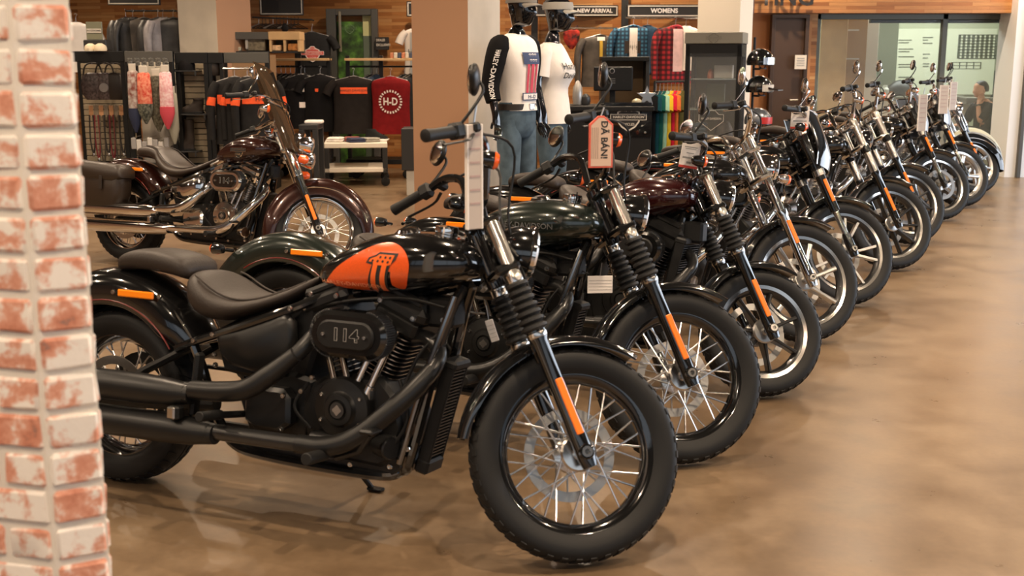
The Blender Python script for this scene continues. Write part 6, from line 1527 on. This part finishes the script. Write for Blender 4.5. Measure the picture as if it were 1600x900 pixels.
# leather jackets on the rail above
JY = 14.9
rail('wall_rail', 'dark hanging rail carrying the leather jackets', hang(196, 17, JY), hang(276, 17, JY + .05))
for i, (u, m, rz, lab, dz) in enumerate(((196, LEAJ, 1.15, 'grey leather jacket seen from the side at the left end of the rail', 0), (207, LEAJ, .95, 'grey leather jacket second on the rail', 0), (224, LEAB, .35, 'brown-grey leather jacket facing the shop on the rail', 0), (246, LEAJ, 1.0, 'dark jacket between the brown-grey and the pale leather jacket', .02), (254, LEAS, 1.1, 'pale grey leather jacket on the rail', .0), (270, LEAJ, .45, 'black leather jacket with a small patch at the right end of the rail', 0))):
    garment('leather_jacket', lab, 'jacket', hang(u, 17, JY - .02*i), rz, .50, .68 if i not in (4,) else .98, m, group='leather jackets on the rail', seed=i, collar=m, dp=.09, deco=stripe(.05, .11, -.42, -.35, mat('orange_patch', rgb(190, 110, 60), .7), 'patch') if i == 5 else None)
# clear sign box, tee and folded goods above the first unit
def acc():
    Y = GY + .1; x0, x1, z0, z1 = R4(134, 34, 161, 62, Y); t = thing('counter_sign', 'clear sign holder with a pale ACCESSORIES strip on the first unit', 'sign', ((x0 + x1)/2, Y, z0)); g = G(); g.box((0, 0, (z1 - z0)/2), (x1 - x0, .02, z1 - z0), .003); g.obj('holder', mat('grey_green_acrylic', rgb(120, 120, 100), .3), t)
    g = G(); g.box((0, -.014, (z1 - z0)*.5), (x1 - x0 - .02, .006, .045)); g.obj('strip', PALEP, t); lettering('lettering', 'ACCESSORIES', .030, lambda x, y: (x, -.019, (z1 - z0)*.5 + y), INK, t, .01, .85)
    g = G(); g.box((0, .06, -.06), (x1 - x0 + .08, .16, .12), .01); g.obj('foot', DGREY, t)
acc()
for i, (u, w) in enumerate(((141, .13), (156, .14))):
    p = at(u, 80, GY); g = G(); g.loft([[(w/2*r*math.cos(2*PI*j/14), .10*r*math.sin(2*PI*j/14), z) for j in range(14)] for z, r in ((0, .95), (.03, 1), (.06, .85), (.085, .3))]); o = g.obj('folded_cloth', mat('cream_cloth', rgb(222, 206, 178), .8, var=.08)); o.location = (p.x, GY + .02, at(u, 81, GY).z + .01); tag(o, ('cream folded cloth under the ACCESSORIES sign, left of two', 'cream folded cloth under the ACCESSORIES sign, right of two')[i], 'cloth', 'cream folded cloths')
garment('hanging_tee', 'white t-shirt hanging beside the brick column above the first unit', 't-shirt', hang(118, 24, JY - .3), .2, .44, .60, WHITEF, 'short')
# orange-banded black jackets below the shelf
for i, (u, rz) in enumerate(((366, .25), (386, .15), (402, .5))):
    garment('riding_jacket', ('black jacket with orange bands at the left of the low rail', 'black jacket with an orange chest band in the middle of the low rail', 'black jacket with orange bands nearest the windshield')[i], 'jacket', hang(u, 108, GY - .30), rz, .46, .74, CHARF, trim=ORNF, group='orange-banded jackets', seed=i, deco=both(stripe(-.2, .2, -.38, -.28, ORNF, 'orange_band'), words('H-D', .07, -.33, INK)))
rail('low_rail', 'thin steel rail carrying the orange-banded jackets', hang(348, 107, GY - .30), hang(412, 107, GY - .30), m=STEEL)
# shelf with boxes
def shelf_unit():
    Y = 14.6; x0, x1, z0, z1 = R4(346, 52, 470, 83, Y); t = thing('wall_shelf', 'grey and plywood wall shelf with cubbyholes above the jackets', 'shelf', (x0, Y, z0)); w = x1 - x0; h = z1 - z0; xs = w*.60
    for nm, c, d, m in (('top_board', (xs/2, .15, h - .03), (xs, .34, .09), MGREY), ('bottom_board', (w/2, .15, .012), (w, .34, .024), DGREY), ('divider', (xs*.52, .15, h/2), (.03, .3, h - .1), LGREY), ('side', (.02, .15, h/2), (.03, .3, h - .1), DGREY), ('back_board', (w/2, .31, h/2), (w, .02, h), mat('dim_shelf_back', rgb(92, 80, 60), .7)), ('crate_top', (lerp(xs, w, .5), .13, h - .03), (w - xs, .32, .10), BOARD), ('crate_side', (xs + .02, .13, h/2), (.03, .3, h), BOARD), ('crate_side', (w - .02, .13, h/2), (.03, .3, h), BOARD), ('crate_divider', (lerp(xs, w, .5), .13, h/2), (.03, .3, h), BOARD)):
        g = G(); g.box(c, d, .004); g.obj(nm, m, t)
    for i, (fx, ww, hh, c, lab) in enumerate(((.14, .18, .05, (180, 172, 150), 'flat pale pack in the left cubbyhole'), (.42, .24, .16, (110, 100, 80), 'patterned box in the middle cubbyhole'), (.68, .13, .07, (206, 170, 130), 'cream bundle in the left plywood crate'), (.90, .13, .09, (170, 110, 50), 'amber boxes in the right plywood crate'))):
        g = G(); g.box((0, 0, hh/2), (ww, .16, hh), .010); o = g.obj('shelf_box', mat('shelf_goods_%d' % i, rgb(*c), .6, var=.35, vscale=30)); o.location = (x0 + w*fx, Y + .10, z0 + .026); tag(o, lab, 'box')
    o = G(); o.ell((0, 0, .05), (.045, .04, .05), 12, 8); o.cyl((0, 0, .09), (0, 0, .11), .02, 10); oo = o.obj('figurine', BLACKF); oo.location = (x0 + w*.80, Y + .05, z1 + .012); tag(oo, 'small dark figurine on top of the plywood crate', 'ornament')
shelf_unit()
# hangers and tees further back
HY = 15.9
rail('wall_rail', 'dark rail with empty hangers above the plywood crate', hang(394, 27, HY), hang(488, 31, HY))
for i in range(12):
    p = hang(404 + i*5.6, 29, HY); g = G(); g.tube([(-.2, 0, -.13), (0, 0, -.07), (.2, 0, -.13), (-.2, 0, -.13)], .007, 6); g.tube([(0, 0, -.07), (0, 0, -.01), (.014, 0, .01), (0, 0, .02)], .004, 6); o = g.obj('clothes_hanger', MATTE if i % 4 else WIREH); o.location = p; o.rotation_euler = (0, 0, 1.05); tag(o, 'empty clothes hanger on the rail above the plywood crate, %s of twelve from the left' % ORD[i], 'hanger', 'empty hangers on the rail')
SHW = mat('shield_white', rgb(226, 214, 204), .7); SHR = mat('shield_red', rgb(196, 60, 50), .7)
def shield_deco(t, fn): bar_and_shield('shield_print', lambda x, y: fn(x, -.36 + y, .014), .30, t, SHW, SHR, .04)
garment('hanging_tee', 'black t-shirt with a red and white shield beside the doorway', 't-shirt', hang(487, 40, HY - .15), .15, .50, .66, CHARF, 'short', deco=shield_deco)
def tee_rack(label, u0, u1, v, Y, items):
    a = Vector(hang(u0, v, Y)); b = Vector(hang(u1, v, Y)); t = thing('garment_rack', label, 'rack', (a.x, Y, 0)); L = b.x - a.x
    g = G(); g.box((L/2, .0, a.z + .09), (L, .30, .03), .003); g.obj('shelf_board', BOARD, t); g = G(); g.tube([(0, 0, a.z), (L, 0, a.z)], .012, 8); g.obj('bar', DGREY, t)
    for x in (.02, L*.5, L - .02): g = G(); g.box((x, 0, (a.z + .14)/2), (.05, .06, a.z + .14), .003); g.obj('post', DARKM, t)
    g = G(); g.box((L/2, 0, .22), (L, .5, .06), .004); g.obj('deck', DARKM, t)
    for x in (.12, L - .12):
        for y in (-.2, .2): g = G(); g.lathe([(.05, -.015), (.06, -.01), (.06, .01), (.05, .015)], (x, y, .06), (0, 1, 0), 14, caps=True); g.bar((x, y, .07), (x, y, .20), .03, .03); g.obj('caster', RUBBER, t)
tee_rack('low black garment rack with a plywood shelf in front of the doorway, left of two', 420, 516, 104, 15.2, None)
tee_rack('black garment rack with a plywood shelf right of the doorway, near the tan column', 541, 650, 104, 15.2, None)
for i in range(8):
    garment('hanging_tee', 'dark t-shirt hanging edge-on in the left garment rack, %s of eight from the left' % ORD[i], 't-shirt', hang(424 + i*7.4, 105, 15.2), 1.1, .44, .66, (BLACKF, CHARF, fabric('dark_brown_cotton', (.02, .014, .010)))[i % 3], 'short', 'dark tops in the left rack', seed=i, dp=.05)
garment('hanging_tee', 'black t-shirt with white bird and skull prints in the left rack', 't-shirt', hang(470, 106, 15.0), .35, .46, .68, BLACKF, 'short', deco=both(stripe(-.04, .10, -.30, -.24, SHW, 'white_print'), stripe(-.05, .08, -.50, -.43, SHW, 'white_print')))
garment('hanging_tee', 'plain dark t-shirt at the right end of the left rack, beside the doorway', 't-shirt', hang(500, 106, 15.0), .25, .46, .72, BLACKF, 'short', deco=stripe(-.08, -.04, -.30, -.26, ORNF, 'small_print'))
garment('hanging_tee', 'black t-shirt with an orange chest band, first in the right garment rack', 't-shirt', hang(552, 109, 14.95), .12, .54, .72, fabric('black_brown_cotton', (.016, .013, .012)), 'short', deco=both(stripe(-.17, .17, -.30, -.22, ORNF, 'orange_band'), words('HARLEY-DAVIDSON', .038, -.26, INK)))
def hd_ring(t, fn):
    lettering('round_print', 'H-D', .13, lambda x, y: fn(x, -.40 + y, .014), SHW, t, .02, .8, .04)
    for k in range(24):
        a = 2*PI*k/24; c = Vector((.135*math.cos(a), .135*math.sin(a))); r = Vector((math.cos(a), math.sin(a))); s = Vector((-r.y, r.x)); q = [tuple(c + r*x*.014 + s*y*.009) for x, y in ((-1, -1), (1, -1), (1, 1), (-1, 1))]
        decal('ring_letter', q, fan(q), lambda x, y: fn(x, -.40 + y, .014), SHW, t)
garment('tank_top', 'maroon sleeveless top with a round pale print in the right garment rack', 'top', hang(610, 109, 14.9), 0, .50, .72, MAROON, 'none', deco=hd_ring)
for i, (u, c) in enumerate(((580, (.012, .012, .014)), (588, (.02, .03, .05)), (632, (.015, .015, .015)), (640, (.05, .045, .03)), (646, (.02, .02, .02)))):
    garment('hanging_tee', ('dark t-shirt between the orange-banded tee and the maroon top', 'navy t-shirt left of the maroon top', 'black t-shirt just right of the maroon top', 'olive t-shirt right of the maroon top', 'black t-shirt at the far right of the right rack')[i], 't-shirt', hang(u, 106, 15.2), 1.0, .44, .68, fabric('rack_cloth_%d' % i, c), 'short', 'edge-on tops in the right rack', seed=i)
JER = mat('striped_jersey', rgb(206, 196, 186), .8)
garment('jersey', 'white striped jersey with grey lettering hanging above the right garment rack', 'jersey', hang(657, 32, bw(-1.2, .35)), .1, .46, .70, JER, 'short', deco=both(stripe(-.15, -.12, -.70, -.16, PRINTG, 'stripe'), stripe(-.03, 0, -.70, -.16, PRINTG, 'stripe'), stripe(.09, .12, -.70, -.16, PRINTG, 'stripe'), words('HARLEY', .10, -.42, PRINTD)))
for i in range(6):
    p = at(612 + i*6, 92, 15.15); g = G(); g.box((0, 0, .035), (.045, .10, .07), .006); o = g.obj('folded_cloth', mat('stack_cloth_%d' % (i % 3), rgb(*((170, 110, 80), (190, 184, 172), (60, 70, 90))[i % 3]), .8)); o.location = (p.x, 15.2, at(612, 104, 15.2).z + .106); tag(o, 'small folded cloth on the plywood shelf of the right rack, %s of six' % ORD[i], 'cloth', 'folded cloths on the right rack shelf')
# dark cabinet against the tan column
g = G(); x0, x1, z0, z1 = R4(625, 200, 652, 265, 13.2); 
t = thing('floor_cabinet', 'dark cabinet on a pale foot beside the tan column', 'cabinet', ((x0 + x1)/2 + .02, 13.3, 0)); g = G(); g.box((0, 0, (z0 + z1)/2 + .0), (x1 - x0, .4, z1 - z0), .006); g.obj('body', DGREY, t); g = G(); g.box((.02, 0, z0/2), (x1 - x0 - .06, .36, z0), .004); g.obj('foot', LGREY, t)
# tables
def table_cart(label, u0, u1, vtop, vbot, Y, deep, wheels=True, top=None, rz=0):
    a = at(u0, vbot, Y); b = at(u1, vbot, Y); zt = at(u0, vtop, Y).z; w = b.x - a.x; t = thing('display_table', label, 'table', (a.x, Y, 0), rz); W = top or mat('white_table_top', rgb(226, 216, 200), .5); zb = .16 if wheels else 0
    g = G(); g.box((w/2, deep/2, zt - .03), (w, deep, .06), .006); g.obj('table_top', W, t)
    if wheels: g = G(); g.box((w/2, deep/2, zb + .04), (w, deep, .055), .006); g.obj('lower_shelf', W, t)
    for x in (.03, w - .03):
        for y in (.03, deep - .03):
            g = G(); g.box((x, y, (zb + zt - .06)/2 + .0), (.06, .06, zt - .06 - zb), .003); g.obj('leg', DGREY, t)
            if wheels: g = G(); g.lathe([(.045, -.014), (.055, -.01), (.055, .01), (.045, .014)], (x, y, .055), (0, 1, 0), 16, caps=True); g.bar((x, y, .06), (x, y, .17), .03, .035); g.obj('caster', RUBBER, t)
    return a.x, Y, zt, w
tx, ty, tz, tw = table_cart('white-topped display table on castors with folded shirts and a shoe', 508, 606, 224, 292, 14.0, .75, rz=.12)
x2, y2, z2, w2 = table_cart('grey metal display table behind the touring motorcycle windshield', 470, 499, 195, 296, 13.4, .45, False, DGREY)
for i, (dx, dy, c, lab) in enumerate(((.10, .25, (226, 220, 214), 'white folded shirt at the left of the white table'), (.30, .30, (150, 84, 76), 'red checked folded shirt on the white table'), (.36, .14, (46, 52, 78), 'navy folded shirt at the front of the white table'), (.52, .22, (150, 146, 136), 'grey folded cloth in front of the shoe'))):
    g = G()
    for k in range(2): g.box((0, 0, .014 + k*.026), (.20 - k*.01, .22, .025), .010)
    o = g.obj('folded_shirt', mat('folded_shirt_%d' % i, rgb(*c), .85, var=.15, vscale=18)); o.location = (tx + dx, ty + dy + .05, tz + .001); o.rotation_euler = (0, 0, .2*i); tag(o, lab, 'shirt', 'folded shirts on the white table')
t = thing('shoe', 'dark grey sneaker with a white sole on the white table', 'shoe', (tx + .60, ty + .35, tz)); g = G()
g.loft([[(ox + hx*math.cos(2*PI*j/18), hy*math.sin(2*PI*j/18), z) for j in range(18)] for z, hx, hy, ox in ((.03, .145, .05, 0), (.06, .14, .048, -.005), (.09, .10, .042, -.035), (.12, .07, .04, -.06), (.15, .06, .036, -.07))]); g.obj('upper', CHARF, t, 60); g = G(); g.prism([(-.15, 0), (.13, 0), (.155, .03), (-.15, .035)], -.052, .052, .006); g.obj('sole', WHITE, t)
for k in range(3): g = G(); g.tube([(.0 - k*.022, -.034, .085 + k*.014), (.01 - k*.022, 0, .100 + k*.014), (0 - k*.022, .034, .085 + k*.014)], .005, 6); g.obj('lace', WHITE, t)
g = G(); g.box((0, 0, .02), (.20, .2, .04), .012); o = g.obj('folded_shirt', WHITEF); o.location = (x2 + .14, y2 + .25, z2 + .001); tag(o, 'white folded shirt on the grey metal table', 'shirt')
# ---------------------------------------------------------------- cards hanging on the motorcycles
def tall_card(label, u, v0, v1, Y, w, rz, th=.012, lines=True):
    p = at(u, v0, Y); h = p.z - at(u, v1, Y).z; t = thing('price_card', label, 'price card', (p.x, Y, p.z), rz, 'tall price cards'); g = G(); g.box((0, 0, -h/2), (w, th, h), .002); g.obj('card', mat('pale_pink_card', rgb(188, 176, 166), .55), t)
    for s in (-1, 1): g = G(); g.box((s*w/2, 0, -h/2), (.006, th + .003, h), .001); g.obj('edge', WHITE, t)
    if lines:
        for k in range(6): g = G(); g.box((-.0, -th/2 - .001, -h*(.1 + .13*k)), (w*.7, .001, h*.02)); g.obj('text_line', mat('faint_print', rgb(176, 152, 146), .6), t)
    g = G(); g.tube([(0, 0, .0), (.01, 0, .06)], .003, 6); g.obj('tie', WIRE, t)
tall_card('tall pale price card hanging in front of the first motorcycle handlebar', 740, 194, 358, 3.42, .050, math.radians(34))
tall_card('tall pale price card on the eighth motorcycle', 1443, 148, 205, 10.3, .075, .2)
tall_card('left one of two tall pale cards on the ninth and tenth motorcycles', 1476, 133, 178, 11.4, .085, .1)
tall_card('right one of two tall pale cards on the ninth and tenth motorcycles', 1491, 128, 172, 12.2, .075, .3)
def sold_tag():
    Y = 4.12; x0, x1, z0, z1 = R4(920, 181, 957, 262, Y); w = x1 - x0; h = z1 - z0; t = thing('sold_tag', 'red-edged tag reading DA BAN on the second motorcycle', 'tag', ((x0 + x1)/2, Y, z0), math.radians(10))
    out = [(-w/2, 0), (w/2, 0), (w/2, h*.84), (w*.12, h), (-w*.12, h), (-w/2, h*.84)]
    g = G(); g.prism(out, -.006, .006, .001); g.obj('card', mat('red_tag_card', rgb(214, 96, 78), .5), t, 20); q = [(x*.86, lerp(h*.5, z, .93)) for x, z in out]; decal('tag_face', q, fan(q), lambda x, z: (x, -.0075, z), mat('buff_tag_face', rgb(206, 178, 158), .6), t)
    lettering('tag_lettering', 'D\u00c3 B\u00c1N!', .034, lambda x, y: (.010 + y, -.0085, h*.54 - x), INK, t, .025, 1.0)
    g = G(); g.box((.012, -.0086, h*.54 + .0605), (.003, .0008, .011)); g.obj('tag_letter_stroke', INK, t)
    for k in range(4): g = G(); g.box((-w*.14 - k*.007, -.008, h*.48), (.0022, .001, h*.6)); g.obj('small_print', mat('faint_grey_print', rgb(150, 130, 118), .6), t)
    g = G(); g.tube([(0, 0, h), (.01, 0, h + .03)], .003, 6); g.obj('tie', WIRE, t)
sold_tag()
def price_tag(label, u0, v0, u1, v1, Y, tilt=0, red=True, ink=True):
    x0, x1, z0, z1 = R4(u0, v0, u1, v1, Y); w = x1 - x0; h = z1 - z0; t = thing('price_tag', label, 'price tag', ((x0 + x1)/2, Y, z1)); t.rotation_euler = (0, tilt, .08)
    g = G(); g.box((0, 0, -h/2), (w, .004, h), .001); g.obj('card', WHITE, t)
    if red: g = G(); g.box((0, -.0005, -h + h*.04), (w, .0045, h*.08)); g.obj('red_edge', REDINK, t)
    if ink:
        for zz, ww, th in ((.30, .7, .03), (.36, .6, .02), (.50, .4, .03), (.66, .75, .06), (.82, .25, .07)): g = G(); g.box((0, -.0026, -h*zz), (w*ww, .001, h*th)); g.obj('printed_line', PRINTG, t)
    else:
        for k in range(4): g = G(); g.box((0, -.0026, -h*(.25 + .18*k)), (w*.9, .001, .0015)); g.obj('ruled_line', mat('pale_ruling', rgb(190, 186, 180), .6), t)
    g = G(); g.tube([(0, 0, 0), (.006, .0, .05)], .002, 6); g.obj('string', WIRE, t); return t
price_tag('small white tag hanging from a cable of the second motorcycle', 918, 431, 957, 458, 4.35, 0, False, False)
price_tag('white price tag with a red foot on the third motorcycle', 1068, 216, 1096, 263, 5.2, .16)
price_tag('white price tag with a red foot on the fifth motorcycle', 1237, 166, 1264, 201, 7.2, .03)
price_tag('small white tag on a cord under the first motorcycle fork clamp', 757, 500, 770, 535, 3.75, -.3, False, False)
# loop of cord on the first and second motorcycles
for (u, Y, lab) in ((722, 3.78, 'thin cord looping down the front of the first motorcycle'), (884, 4.5, 'thin cord looping down the front of the second motorcycle')):
    P0 = at(u + 18, 360 if u < 800 else 300, Y); pts = [at(u + 18, 360 if u < 800 else 300, Y), at(u + 3, 400, Y), at(u - 2, 450, Y), at(u + 10, 485 if u < 800 else 420, Y), at(u + 36, 490 if u < 800 else 428, Y)]
    g = G(); g.tube([p - P0 for p in pts], .0028, 6, k=6); o = g.obj('cord', MATTE if u > 800 else WIRE); o.location = P0; tag(o, lab, 'cord')
